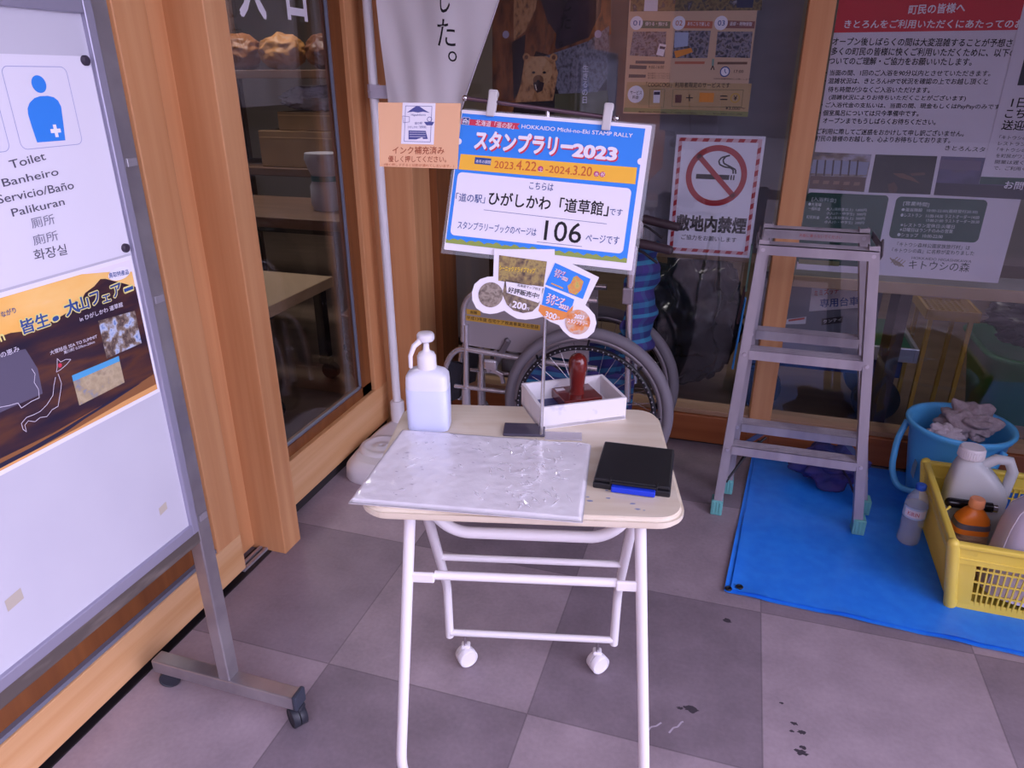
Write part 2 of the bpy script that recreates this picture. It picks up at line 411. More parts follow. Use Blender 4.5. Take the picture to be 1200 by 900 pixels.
# white film lettering on the pane
wp = Panel(w1, (-1.30, 2.0, 1.55), (0, 1, 0), (0, 0, 1)); wp.o = Vector((-1.3265, 2.0, 1.55))
FILMW = mat('white vinyl lettering', '#dcd8e0', .5)
wp.text('lettering', FILMW, '入', wp.at(282, 18), wp.at(312, 22), .125, 1, 1.6)
wp.text('lettering', FILMW, '口', wp.at(338, 21), wp.at(360, 24), .125, 1, 1.6)
wp.build()
# corner post, its bead
struct(MB().span((-1.40, 2.452, 0), (-1.141, 2.607, ZT), .003).build('trim_2', WZ))
struct(MB().span((-1.30, 2.607, 0), (-1.112, 2.78, ZT), .002).build('trim_3', WBEAD))
struct(MB().span((-1.150, 2.609, .12), (-1.140, 2.70, ZT)).span((-1.1415, 2.615, .12), (-1.136, 2.63, ZT)).build('trim_4', GASKET))

# ------------------------------------------------------------------ back side
YG = 2.748
def glazing_y(name, x0, x1):
    si = MB().span((x0, 2.682, .012), (x1, 2.79, .125), .003)
    bd = MB().span((x0, 2.70, .125), (x1, 2.79, .145), .002)
    gl = MB().span((x0, YG - .003, .14), (x1, YG + .003, ZT))
    return parts(name, [('bottom_rail', si, wood('larch sill', '#8a4a26', '#a05c34', 0)), ('glazing_bead', bd, mat('pale bead', '#a58469', .5)), ('glass_pane', gl, GLASS)])
glazing_y('window_2', -1.112, .137)
glazing_y('window_3', .217, 1.75)
struct(MB().span((.137, 2.69, .125), (.217, 2.80, ZT), .003).build('trim_5', WZ))
struct(MB().span((.137, 2.684, .012), (.217, 2.80, .126), .002).build('trim_6', MATS['larch sill']))
struct(MB().span((-1.112, 2.70, 0.0005), (1.75, 2.78, .012)).build('trim_7', MATS['painted gap shade']))  # dark strip painted as shade in the gap below the sill
slab('wall_back', (1.75, 2.75, 0), (4.05, 2.85, 2.75), MATS['grey porch wall'])

# two added fill lamps that brighten the dark shop inside
for i, (x, y) in enumerate(((-2.6, 3.4), (.6, 4.2))):
    k = thing('fill_lamp', 'added fill lamp brightening the shop inside, ' + ('left' if i == 0 else 'right') + ' one', 'lamp', (x, y, 2.74))
    MB().span((x - .32, y - .32, 2.715), (x + .32, y + .32, 2.75), .004).build('fill_lamp_body', WHITE, k)
    ld_ = bpy.data.lights.new('fill_lamp_light', 'AREA'); ld_.energy = (24, 9)[i]; ld_.size = .6; ld_.color = (1, .9, .85); lo_ = bpy.data.objects.new('fill_lamp_light', ld_); COL.objects.link(lo_); lo_.parent = k; lo_.location = (0, 0, -.035)
# grey roller blind behind the middle pane, tan bottom bar
bl = thing('roller_blind', 'grey-blue roller blind behind the glass with a tan bottom bar, behind the no-smoking sign', 'blind', (-.2, 2.86, .72))
f = MB()
f.span((-.53, 2.857, .75), (.13, 2.860, 2.6)); f.build('blind_cloth', mat('grey blind cloth', '#85858f', .8, col2='#777883', scale=(3, 3, 9)), bl)
MB().span((-.53, 2.850, .715), (.13, 2.868, .752), .004).build('bottom_bar', mat('tan wood bar', '#a58c6e', .5), bl)
bl = thing('window_shelf', 'tan-edged shelf board behind the glass under the red-headed notice', 'shelf', (.9, 2.9, .66))
MB().span((.225, 2.80, .655), (1.9, 3.0, .69), .003).build('board', mat('grey shelf board', '#77757c', .5), bl)
MB().span((.225, 2.788, .652), (1.72, 2.80, .694), .003).build('edge_strip', MATS['tan wood bar'], bl)
for x in (.6, 1.6): MB().span((x, 2.82, -.004), (x + .04, 2.98, .655)).build('support', mat('dark timber support', '#3a2d28', .7), bl)
# ================================================================== folding table
TA = math.radians(13.5); TC = (-.338, 1.178, 0)
tb = thing('folding_table', 'small white tube-legged folding table with a cream wooden top, in the middle of the porch', 'table', TC, TA)
TX, TD, TH = .278, .216, .70
tw = mat('cream woodgrain laminate', '#e2d8c4', .4, col2='#d8cab2', scale=(5, 40, 5), detail=5)
b = bmesh.new(); P = rrect(-TX, -TD, TX, TD, .05, 8)
vs = [b.verts.new((x, y, TH - .023)) for x, y in P]; fc = b.faces.new(vs)
r = bmesh.ops.extrude_face_region(b, geom=[fc]); bmesh.ops.translate(b, vec=(0, 0, .023), verts=[v for v in r['geom'] if isinstance(v, bmesh.types.BMVert)])
bmesh.ops.recalc_face_normals(b, faces=b.faces[:])
bmesh.ops.bevel(b, geom=[e for e in b.edges if abs(e.verts[0].co.z - e.verts[1].co.z) < 1e-5 and len([f for f in e.link_faces if len(f.verts) > 4]) == 1], offset=.007, segments=3, affect='EDGES')
m = MB(); m.bm(b, 0, False); top = m.build('tabletop', tw, tb, False)
st = MB(); random.seed(3)
for cx, cy, k in ((.13, -.155, 3), (.185, -.18, 3), (.16, -.12, 2)):
    for i in range(k):
        x, y = cx + random.uniform(-.03, .03), cy + random.uniform(-.012, .012); a = random.uniform(.002, .006)
        st.add([(x + a * math.cos(t) * random.uniform(.5, 1.3), y + .5 * a * math.sin(t), TH + .0003) for t in [j * .7 for j in range(9)]], [tuple(range(9))])
s_ = st.build('ink_stain', mat('blue ink stain', '#8a93b4', .7), None); s_.parent = top; s_['kind'] = 'stuff'; MW[s_.name] = MW[tb.name]
R_ = .0105
for s in (-1, 1):
    MB().tube([(s * .203 + .004, -.145, .678), (s * .243 + .006, -.215, .10), (s * .238 + .006, -.195, .0)], R_, 14, fillet=.03).build('leg', WHITEP, tb, False)
    MB().tube([(s * .195 + .01, -.115, .665), (s * .204 + .01, .155, .245), (s * .204 + .01, .162, .083)], R_, 14, fillet=.03).build('leg', WHITEP, tb, False)
    c = MB(); x = s * .165 + .01
    c.cyl((x, .16, .092), (x, .16, .058), .004, 10, 1)
    d = Vector((.55, -.83, 0)).normalized(); q = Vector((x, .16, .026)) + d * .004
    c.loft([(-.020, .018, .018), (-.018, .0225, .0225), (-.002, .0245, .0245)], Matrix.Translation(q) @ d.to_track_quat('Z', 'Y').to_matrix().to_4x4(), 24, 0)
    c.loft([(.0005, .0245, .0245), (.015, .0245, .0245), (.0165, .022, .022), (.0165, .020, .020), (.0145, .0195, .0195)], Matrix.Translation(q) @ d.to_track_quat('Z', 'Y').to_matrix().to_4x4(), 24, 0)
    c.box(Vector((x, .166, .05)) , (.022, .022, .014), None, .004)
    c.build('caster', [WHITE, CHROME], tb, False)
    MB().ball((s * .2 + .006, -.118, .655), .008, 0, 10).tube([(s * .215 + .006, -.13, .648), (s * .185 + .006, -.13, .648)], .006, 10).build('pivot_bolt', CHROME, tb, False)
bx = MB(); y, z = -.157, .522
bx.tube([(-.16, y, z), (.175, y, z)], .0085, 12)
bx.box((-.187, y - .008, z), (.055, .008, .021), None, .003); bx.box((.200, y - .008, z), (.055, .008, .021), None, .003)
bx.build('crossbar', WHITEP, tb, False)
MB().tube([(-.198, .05, .407), (.212, .05, .407)], .0075, 12).build('crossbar', WHITEP, tb, False)
MB().tube([(-.19, .158, .098), (.21, .158, .098)], .0085, 12).build('crossbar', WHITEP, tb, False)
MB().tube([(-.188, -.07, .678), (-.175, -.075, .60), (-.13, -.08, .565), (.15, -.08, .565), (.195, -.075, .60), (.208, -.07, .678)], .0115, 14, fillet=.05).build('support_bar', WHITEP, tb, False)

# ---- wrapped white board on the table
C4 = [Oz(408, 588, .705), Oz(683, 611, .705), Oz(693, 521, .705), Oz(470, 504, .705)]
def wrapped():
    nx, ny = 90, 64; vs = []; fs = []
    def surf(u, v, top):
        p = (C4[0] * (1 - u) + C4[1] * u) * (1 - v) + (C4[3] * (1 - u) + C4[2] * u) * v
        e = min(u, 1 - u, v, 1 - v); k = min(1, e / .016) ** .5
        if top: p.z = .7025 + .0065 * k + .0012 * k * (noise.noise(Vector((u * 7, v * 5, 1))) + .6 * noise.noise(Vector((u * 22, v * 17, 3))))
        else: p.z = .7012
        return p
    for top in (1, 0):
        for j in range(ny + 1):
            for i in range(nx + 1): vs.append(surf(i / nx, j / ny, top))
    N = (nx + 1) * (ny + 1)
    for j in range(ny):
        for i in range(nx):
            a = j * (nx + 1) + i; q = (a, a + 1, a + nx + 2, a + nx + 1); fs.append(q); fs.append(tuple(x + N for x in reversed(q)))
    def side(l):
        for a, b in zip(l, l[1:]): fs.append((a, a + N, b + N, b))
    side([i for i in range(nx + 1)][::-1]); side([ny * (nx + 1) + i for i in range(nx + 1)]); side([j * (nx + 1) for j in range(ny + 1)]); side([j * (nx + 1) + nx for j in range(ny + 1)][::-1])
    m = MB(); m.add(vs, fs, 0, True); return m
wr = thing('wrapped_board', 'flat white board wrapped in shiny clear plastic, on the left of the table', 'board', tuple((C4[0] + C4[2]) / 2 - V3(0, 0, .0035)), TA)
PM = mat('white paper under crinkled plastic', '#e6e3ea', .14, col2='#efedf2', scale=9, bump=.14, bscale=45, coat=.8)
wrapped().build('wrapped_sheet', PM, wr)
flk = MB(); random.seed(11)
for i in range(55):
    u, v = random.uniform(.05, .95), random.uniform(.08, .95)
    p = (C4[0] * (1 - u) + C4[1] * u) * (1 - v) + (C4[3] * (1 - u) + C4[2] * u) * v; p.z = .7108
    a = random.uniform(.0015, .0035); t0 = random.uniform(0, 6)
    flk.add([p + V3(math.cos(t0 + t) * a, math.sin(t0 + t) * a * .6, 0) for t in (0, 1.3, 2.4, 3.6, 5)], [(0, 1, 2, 3, 4)])
flk.build('grey_speck', mat('grey speck', '#b9b4bf', .6), wr)['kind'] = 'stuff'
ck_ = MB(); random.seed(5)
for i in range(115):
    u, v = (random.gauss(.72, .11), random.uniform(.08, .97)) if i < 95 else (random.uniform(.1, .9), random.uniform(.1, .95))
    if not .04 < u < .96: continue
    p = (C4[0] * (1 - u) + C4[1] * u) * (1 - v) + (C4[3] * (1 - u) + C4[2] * u) * v; p.z = .7115
    t = random.uniform(0, math.pi); L_ = random.uniform(.004, .016); w_ = random.uniform(.0015, .004)
    a = V3(math.cos(t), math.sin(t), 0); b = V3(-a.y, a.x, 0); h_ = random.uniform(.0004, .0018)
    ck_.add([p - a * L_, p + b * w_, p + a * L_, p - b * w_, p + V3(0, 0, h_)], [(3, 2, 4), (2, 1, 4), (1, 0, 4), (0, 3, 4)])
ck_.build('plastic_crinkle', mat('crinkled clear plastic', '#f2f0f6', .08, alpha=.5, spec=.9, coat=1), wr)['kind'] = 'stuff'

# ---- pump bottle
BC = Oz(499, 505, .70); 
pb = thing('pump_bottle', 'translucent white pump bottle of hand sanitiser at the back left corner of the table', 'bottle', (BC.x, BC.y + .022, .70), TA)
body = [(0, .037, .024, 4), (.004, .042, .028, 5), (.07, .043, .029, 5), (.105, .0432, .029, 5), (.118, .042, .028, 5), (.126, .036, .025, 4), (.131, .026, .020, 2.5), (.133, .018, .018, 2)]
MB().loft(body, None, 48).build('bottle_body', mat('milky plastic', '#e4e6f2', .3, sss=.3), pb, False)
MB().loft([(.002, .0425, .0283, 5), (.006, .0433, .0292, 5), (.092, .0437, .0294, 5), (.0925, .0425, .0285, 5)], None, 48).build('liquid', mat('liquid seen through plastic', '#cfd6f2', .28), pb, False)
MB().loft([(.131, .0185, .0185), (.134, .0195, .0195), (.158, .019, .019), (.160, .017, .017), (.164, .016, .016), (.167, .009, .009), (.172, .0065, .0065), (.19, .0055, .0055)], None, 32).build('collar', WHITE, pb, False)
hd = MB(); hd.loft([(.186, .006, .006), (.19, .015, .015), (.193, .0175, .0175), (.202, .0175, .0175), (.206, .015, .015), (.207, .006, .006)], None, 32)
hd.tube([(-.004, -.004, .196), (-.020, -.02, .185), (-.027, -.026, .166), (-.0275, -.0265, .142)], [.0065, .0055, .0045, .004], 12)
hd.build('pump_head', WHITE, pb, False)

# ---- stamp tray and stamp
p0, p1, p3 = Oz(632.5, 504, .70), Oz(733, 491, .70), Oz(608, 478, .70)
ux = (p1 - p0).normalized(); uy = V3(-ux.y, ux.x, 0); sw = (p1 - p0).length; sd = .135; sh = .05; ang = math.atan2(ux.y, ux.x)
so = p0 + ux * sw / 2 + uy * sd / 2
sb = thing('stamp_tray', 'open white box with ink smudges holding the red stamp, on the back of the table', 'tray', tuple(so), ang)
wt = mat('ink smudged white board', '#e6e3e6', .5, col2='#b9bad0', scale=(30, 30, 30), lo=.6, hi=.8)
tm = MB(); t_ = .007
tm.box((0, 0, .004), (sw, sd, .008)); tm.box((0, -sd / 2 + t_ / 2, sh / 2), (sw, t_, sh), None, .001); tm.box((0, sd / 2 - t_ / 2, sh / 2), (sw, t_, sh), None, .001)
tm.box((-sw / 2 + t_ / 2, 0, sh / 2), (t_, sd - 2 * t_, sh)); tm.box((sw / 2 - t_ / 2, 0, sh / 2), (t_, sd - 2 * t_, sh))
tm.build('tray_body', wt, sb, False)
MB().box((-.055, .0, .0095), (.07, .11, .003)).build('ink_patch', mat('blue ink film', '#39406f', .4), sb, False)
sg = Oz(672, 473, .711)
sp = thing('rubber_stamp', 'dark red wooden stamp with a bulb-topped handle, standing in the white tray', 'stamp', (sg.x + .004, sg.y + .012, .711), ang + .04)
RW = mat('dark red varnished wood', '#5e1a17', .2, col2='#6e211c', scale=(20, 20, 4), coat=.5)
MB().box((0, 0, .012), (.088, .078, .022), None, .0015).build('stamp_block', RW, sp, False)
MB().loft([(.022, .0175, .0175), (.026, .0165, .0165), (.034, .0155, .0155), (.055, .017, .017), (.075, .0195, .0195), (.088, .0205, .0205), (.1, .0195, .0195), (.108, .015, .015), (.113, .008, .008), (.1145, .002, .002)], None, 32).build('handle', RW, sp, False)
MB().box((-.03, .024, .0235), (.02, .012, .0008)).build('paper_tag', PAPER, sp, False)

# ---- black ink pad
q = [Oz(697, 573, .70), Oz(790, 581, .70), Oz(789, 530, .712), Oz(703, 520, .712)]
pc = (q[0] + q[1] + q[2] + q[3]) / 4; pang = math.atan2((q[1] - q[0]).y, (q[1] - q[0]).x)
ipz = 0
ip = thing('ink_pad', 'flat black ink pad case with a blue clasp, on the front right of the table', 'ink pad', (pc.x, pc.y - .002, .70), pang - .09)
pw, pd = .135, .148
MB().box((0, 0, .006), (pw, pd, .0115), None, .003, 0, 3).build('case_base', BLACK, ip, False)
MB().box((0, .002, .0155), (pw - .002, pd - .004, .0075), None, .003, 0, 3).build('lid', BLACK, ip, False)
MB().box((.004, -pd / 2 - .003, .0075), (.076, .012, .011), None, .002).build('clasp', mat('blue clasp', '#1f3fd0', .35), ip, False)
MB().box((-.036, -pd / 2 + .006, .0165), (.003, .016, .008), None, .001).box((.044, -pd / 2 + .006, .0165), (.003, .016, .008), None, .001).box((.004, -pd / 2 - .0015, .017), (.078, .004, .004), None, .001).build('hinge_lug', BLACK, ip, False)

# ---- T stand with the rally sign
rb = Oz(634, 512, .70)
ts = thing('sign_stand', 'thin chrome T-shaped sign stand with a dark base plate, standing on the table', 'stand', (rb.x, rb.y, .70), TA)
MB().box((-.035, .022, .004), (.085, .052, .006), None, .002).build('base_plate', mat('smoky plastic', '#4a4656', .15), ts, False)
MB().box((.045, .004, .0015), (.075, .034, .002), None, .0005).build('clear_foot', mat('clear plate', '#cfcbd8', .1, alpha=.45), ts, False)
SY, SL, SR = .136, .377, .073
SU0 = V3(math.cos(SY), math.sin(SY), 0); SNA = V3(-math.sin(SY), math.cos(SY), 0); SV0 = V3(0, 0, 1) * math.cos(SL) + SNA * math.sin(SL)
SU = SU0 * math.cos(SR) - SV0 * math.sin(SR); SV = SU0 * math.sin(SR) + SV0 * math.cos(SR); SN = SU.cross(SV)
SO = V3(-.3155, 1.205, 1.1955)
back = -SN
rodTop = On(642, 128, SO + back * .012, SN)
pole = MB().tube([(rb.x, rb.y, .706), (rb.x + .002, rb.y + .012, .95), tuple(On(641, 330, SO + back * .010, SN) + V3(0, 0, 0)), tuple(rodTop)], .0036, 12)
pole.build('pole', CHROME, ts)
MB().tube([On(545, 115, SO + back * .010, SN), On(722, 139, SO + back * .010, SN)], .0038, 12).build('crossbar', mat('brown tinted rod', '#6a5660', .25, .6), ts)
for p in ((545, 115), (722, 139)): MB().ball(On(*p, SO + back * .010, SN), .0052).build('end_knob', CHROME, ts)

sg = thing('rally_sign', 'blue and white stamp rally sign reading 106 in a clear sleeve, hanging over the table', 'sign', tuple(SO))
S = Panel(sg, SO, SU, SV)
w, h = .3245, .2405
def sl(u0, v0, u1, v1, mname, th, name, back=0, mb=None):
    mb = mb or MB(); pts = rrect(u0, v0, u1, v1, .002); mb.prism(pts, SO - SN * back, SU, SV, th); return mb
sl(-w / 2, -h / 2, w / 2, h / 2, None, .0012, '').build('card', PAPER, sg)
sl(-w / 2 - .005, -h / 2 - .007, w / 2 + .006, h / 2 + .003, None, .0006, '', .0016).build('clear_sleeve', FILM, sg)
BLUE = flat('#2f86e6'); NAVY = flat('#2a4a8c'); RED = flat('#c9344e'); YEL = flat('#f2b838'); GRN = flat('#8fa04a')
bl_, br_ = S.at(528, 240)[0], S.at(741, 260)[0]; bb_, bt_ = S.at(634, 297)[1], S.at(634, 140.5)[1]
S.rect('blue_border', BLUE, (bl_, bb_), (br_, bt_), 1)
# grass strip with ragged edge
pts = [(bl_, bb_)]; pts += [(br_, bb_)]; n_ = 60
pts += [(br_ + (bl_ - br_) * i / n_, bb_ + .0075 + .0018 * math.sin(i * 2.1) + .0012 * math.sin(i * 5.3)) for i in range(n_ + 1)]
S.poly('blue_border', GRN, pts, 2)
S.poly('yellow_band', YEL, [S.at(*p) for p in [(540, 180.5), (746.5, 196.5), (744.5, 216), (537.5, 198.5)]], 2)
for c in ((bl_, .066), (br_, .060)): S.disc('blue_border', PAPER, c, .0055, 2)
S.rect('white_field', PAPER, (S.at(532, 240)[0], S.at(634, 287)[1]), (S.at(735, 260)[0], S.at(636, 211)[1]), 2, .008)
S.poly('red_ribbon', RED, [(bl_, bt_ - .009), (bl_, bt_ - .019), (-.058, bt_ - .019), (-.062, bt_ - .014), (-.058, bt_ - .009)], 2)
S.rect('road_mark', NAVY, (bl_ + .002, bt_ - .019), (bl_ + .0145, bt_ - .0065), 3); S.frame('road_mark', PAPER, (bl_ + .002, bt_ - .019), (bl_ + .0145, bt_ - .0065), .0006, 4)
for a, b in (((.004, .003), (.004, .010)), ((.004, .0085), (.0075, .011)), ((.0075, .011), (.0075, .003)), ((.0095, .003), (.0095, .0085)), ((.0095, .0085), (.0125, .0065)), ((.0125, .0065), (.0125, .003)), ((.002, .006), (.008, .006))):
    S.line('road_mark', PAPER, (bl_ + .002 + a[0] - .001, bt_ - .019 + a[1] - .001), (bl_ + .002 + b[0] - .001, bt_ - .019 + b[1] - .001), .0012, 4)
S.ptext('lettering', PAPER, '北海道「道の駅」', (557, 147), (602, 152), 7, 3)
S.ptext('lettering', PAPER, 'HOKKAIDO Michi-no-Eki STAMP RALLY', (611, 150.5), (741, 161.5), 4.6, 3, .5)
for d_, mm, l in ((1.6, RED, 3), (0, PAPER, 4)):
    S.ptext('lettering', mm, 'スタンプラリー', (556 + d_, 174 + d_), (670 + d_, 183 + d_), 21, l, 2.6)
    S.ptext('lettering', mm, '2023', (671 + d_, 183 + d_), (721 + d_, 188 + d_), 14, l, 3)
S.rect('lettering', NAVY, S.at(556, 192), S.at(576, 186), 3)
S.ptext('lettering', PAPER, '本年の期間', (557.5, 191), (575, 192.5), 4, 4)
ORG = flat('#c8602c'); PNK = flat('#c03a6e')
S.ptext('lettering', ORG, '2023.', (579, 197), (604, 199), 8.5, 3, .3); S.ptext('lettering', ORG, '4.22', (604.5, 199), (628, 201), 11, 3, .3)
S.disc('lettering', PNK, S.at(633.5, 198), .0048, 3); S.ptext('lettering', PAPER, '土', (631, 201), (636, 201.5), 5, 4)
S.ptext('lettering', ORG, '-2024.', (639, 202), (670, 205), 8.5, 3, .3); S.ptext('lettering', ORG, '3.20', (671, 205), (693, 207), 11, 3, .3)
S.disc('lettering', PNK, S.at(699, 204), .0046, 3); S.disc('lettering', PNK, S.at(706, 204.6), .0046, 3)
S.ptext('lettering', PAPER, '水', (696.6, 206.6), (701.4, 207), 5, 4); S.ptext('lettering', PAPER, '祝', (703.6, 207), (708.4, 207.4), 5, 4)
S.ptext('lettering', NAVY, 'こちらは', (620, 221.5), (648, 224), 8.5, 3, .3)
S.ptext('lettering', NAVY, '「道の駅」', (534, 236), (568, 238.5), 10, 3, .3)
S.ptext('lettering', INK, 'ひがしかわ「道草館」', (572, 240), (712, 253.5), 16, 3, .9)
S.ptext('lettering', NAVY, 'です', (714, 252), (729, 253.5), 8, 3, .3)
S.line('lettering', NAVY, S.at(567, 246), S.at(711, 262.5), .0007, 3)
S.ptext('lettering', NAVY, 'スタンプラリーブックのページは', (536, 268), (628, 277), 9.5, 3, .3)
S.ptext('lettering', INK, '106', (637, 281.5), (680, 285.5), 23.5, 3, .2)
S.line('lettering', NAVY, S.at(629, 283.5), S.at(682, 289), .0007, 3)
S.ptext('lettering', NAVY, 'ページです', (686, 283.5), (725, 287), 9.5, 3, .3)
S.build()
# two clear clips over the top edge
for px, py in ((577, 121), (712, 137)):
    c = On(px, py, SO, SN); k = thing('clip', 'clear plastic clip at the %s top corner of the rally sign' % ('left' if px < 600 else 'right'), 'clip', tuple(c), 0, 'clear clips on the rally sign')
    M3 = Matrix((SU, SV, SN)).transposed()
    cm = mat('frosted clip plastic', '#d5d2d2', .3, alpha=.75)
    MB().box(c + SN * .005 + SV * -.003, (.015, .042, .004), M3, .002).box(c - SN * .008 + SV * .001, (.013, .036, .004), M3, .002).build('jaw', cm, k)
    MB().box(c + SV * .017 - SN * .0015, (.016, .010, .016), M3, .003).build('hinge', cm, k)

# ---- card with bicycles-style cloud outline below the sign
pp = thing('price_card', 'cloud-shaped price card with 200 and 300 yen pictures, hanging below the rally sign', 'card', tuple(On(630, 345, SO + SN * .004, SN)))
Q = Panel(pp, SO + SN * .0035, SU, SV)
def circ(c, r, a0, a1, n=14): return [(c[0] + r * math.cos(math.radians(a0 + (a1 - a0) * i / n)), c[1] + r * math.sin(math.radians(a0 + (a1 - a0) * i / n))) for i in range(n + 1)]
outl = [(579, 292), (578, 324), (571, 324.5), (563, 327), (556, 333), (553, 343), (553.5, 352), (558, 361), (566, 366.5), (574, 368), (582, 367), (591, 364), (598, 369), (606, 373.5), (616, 374.6), (626, 373.5), (636, 371), (645, 377), (655, 381), (660, 388), (668, 395), (678, 397.5), (688, 396), (696, 389), (699, 379), (697, 369), (690, 361), (686, 357.5), (702, 325), (668, 308), (650, 301), (650, 292)]
MB().prism([Q.at(*p) for p in reversed(outl)], Q.o, SU, SV, .001).build('card', PAPER, pp)
PH1 = photo('autumn hills picture', ['#4a3a2c', '#7a6440', '#a08c4a', '#5e4a3c'], 90); PH2 = BLUE
PH3 = photo('grey crowd picture', ['#4c423e', '#75685c', '#9a8e80', '#5a5048'], 120); PH4 = photo('orange picture', ['#b4582a', '#d8843c', '#c8b0a0', '#b8481e'], 80)
Q.poly('picture', PH1, [Q.at(*p) for p in [(585, 299), (641, 306.5), (637, 336), (584, 329)]], 2)
Q.disc('picture', PH3, Q.at(575, 345.5), .0215, 2)
Q.poly('picture', photo('brown crowd picture', ['#3c3230', '#6a5a4c', '#8c7c60', '#463a38'], 100), [Q.at(*p) for p in [(592, 327), (637, 338), (633, 352), (631, 358), (624, 365), (613, 367), (602, 364), (594, 357), (589, 345)]], 2)
Q.poly('picture', PH2, [Q.at(*p) for p in [(650.5, 308), (692, 327), (683, 350.5), (639, 333.5)]], 2)
Q.poly('picture', photo('orange green map print', ['#86a050', '#c8a848', '#d8803c', '#a8b060'], 120), [Q.at(*p) for p in [(672, 325), (676, 323), (684, 330), (681, 340), (675, 346), (667, 343), (665, 335), (669, 332)]], 3)
Q.line('picture', flat('#e0a030'), Q.at(646, 332), Q.at(660, 338), .002, 3)
Q.poly('picture', BLUE, [Q.at(*p) for p in [(639, 336), (673, 351), (671, 358), (664, 366), (635, 357)]], 3)
OR = flat('#dd8a42')
Q.poly('picture', OR, [Q.at(*p) for p in [(633, 357), (664, 366), (672, 358), (670, 368), (660, 374.5), (648, 375.5), (638, 372), (631, 364)]], 2)
Q.disc('picture', PH4, Q.at(677, 377.5), .021, 3)
Q.poly('white_tag', PAPER, [Q.at(*p) for p in [(593, 330), (636, 337), (634, 351), (631, 355), (594, 343)]], 4)
Q.ptext('lettering', flat('#e2c23c'), 'シーニックドライブマップ', (585, 317), (627, 320.5), 6, 4, 1.5)
Q.ptext('lettering', INK, '好評販売中!', (595, 342.5), (631, 350.5), 6.5, 5, 1); Q.ptext('lettering', INK, '北海道マップ付き', (606, 335.5), (633, 341), 3.2, 5, .3)
Q.ptext('lettering', PAPER, '200', (600, 360), (616, 363.5), 7.5, 4, 1.5); Q.ptext('lettering', PAPER, '円', (616.5, 363.5), (619.5, 364.3), 3.5, 4, .5); Q.ptext('lettering', PAPER, '税込', (596.5, 359), (599, 360), 4, 4)
Q.ptext('lettering', PAPER, '300', (638, 371.5), (651, 375), 7, 4, 1); Q.ptext('lettering', PAPER, '円', (652, 374), (655, 374.8), 3.5, 4, .5)
for d_, mm, l in ((.5, RED, 4), (0, PAPER, 5)):
    Q.ptext('lettering', mm, 'スタンプ', (640.5 + d_, 348.5 + d_), (660 + d_, 356 + d_), 6, l, 1.8); Q.ptext('lettering', mm, 'ラリー2023', (639 + d_, 355 + d_), (665 + d_, 364 + d_), 5.5, l, 1.8)
    Q.ptext('lettering', mm, 'スタンプ', (650 + d_, 318.5 + d_), (661 + d_, 323 + d_), 4.5, l, 1.5); Q.ptext('lettering', mm, 'ラリー2023', (649 + d_, 323.5 + d_), (664 + d_, 330 + d_), 4.5, l, 1.5)
Q.ptext('lettering', PAPER, '2023', (673, 372.5), (684, 374.5), 4.5, 4, 1.5); Q.ptext('lettering', PAPER, 'スタンプラリー', (665, 378), (688, 382), 5, 4, 1.5)
Q.build()

# ---- orange card taped beside the sign
OO = SO + SN * .006
oc = thing('orange_card', 'peach card with a small stamped picture and red writing, left of the rally sign', 'card', tuple(On(490, 160, OO, SN)))
ov = (V3(0, 0, 1) * math.cos(.30) + SNA * math.sin(.30)); ou = SU0 * math.cos(.01) - ov * math.sin(.01); 
O_ = Panel(oc, On(540, 160, OO + SN * .0, SN), ou, (ov - ou * ov.dot(ou)))
crd = [O_.at(*p) for p in [(443, 120), (445, 195), (536, 198), (540, 121)]]
MB().prism(crd, O_.o, O_.u, O_.v, .0012).build('card', mat('peach card', '#e6b48a', .7), oc)
a, b = O_.at(470, 168.5), O_.at(510.5, 121); O_.rect('stamped_slip', PAPER, a, b, 1)
IB = flat('#4a4f8c')
O_.frame('stamped_slip', IB, O_.at(473.5, 166), O_.at(506.5, 124.5), .0007, 2)
O_.poly('stamped_slip', IB, [O_.at(*p) for p in [(477, 132), (484, 127), (488, 124.5), (492, 125), (497, 128.5), (504, 132.5), (496, 131), (490, 132), (484, 131)]], 3)
O_.poly('stamped_slip', IB, [O_.at(*p) for p in [(479, 153), (499, 153.5), (501.5, 163), (496, 163), (495, 161), (488, 163.5), (479, 163.5)]], 3)
for i in range(3): O_.line('stamped_slip', PAPER, O_.at(480, 155 + i * 2.6), O_.at(499, 155.4 + i * 2.6), .0006, 4)
O_.poly('stamped_slip', IB, [O_.at(*p) for p in [(497, 143), (509, 143), (507, 147), (500, 147)]], 3)
O_.ring('stamped_slip', IB, O_.at(503.5, 140), .0035, .0044, 3, 20)
O_.path('stamped_slip', IB, [O_.at(*p) for p in [(472, 136), (473, 144), (480, 143), (480, 137)]], .0006, 3, True)
O_.ptext('stamped_slip', IB, 'Higashikawa', (482, 136.5), (499, 136.5), 3, 3); O_.ptext('stamped_slip', IB, '道の駅', (486, 146), (495, 146), 3, 3); O_.ptext('stamped_slip', IB, 'ひがしかわ「道草館」', (478, 150.5), (500, 150.5), 3, 3)
BR = flat('#a04a2e')
O_.ptext('lettering', BR, 'インク補充済み', (460, 180.5), (520.5, 181), 9, 2, .2)
O_.ptext('lettering', BR, '優しく押してください。', (455, 190), (523, 190.5), 7.5, 2, .2)
O_.ptext('lettering', flat('#b8653e'), '(強く押しすぎると印影が潰れてしまいます。)', (450, 195), (532, 197), 4, 2)
O_.build()
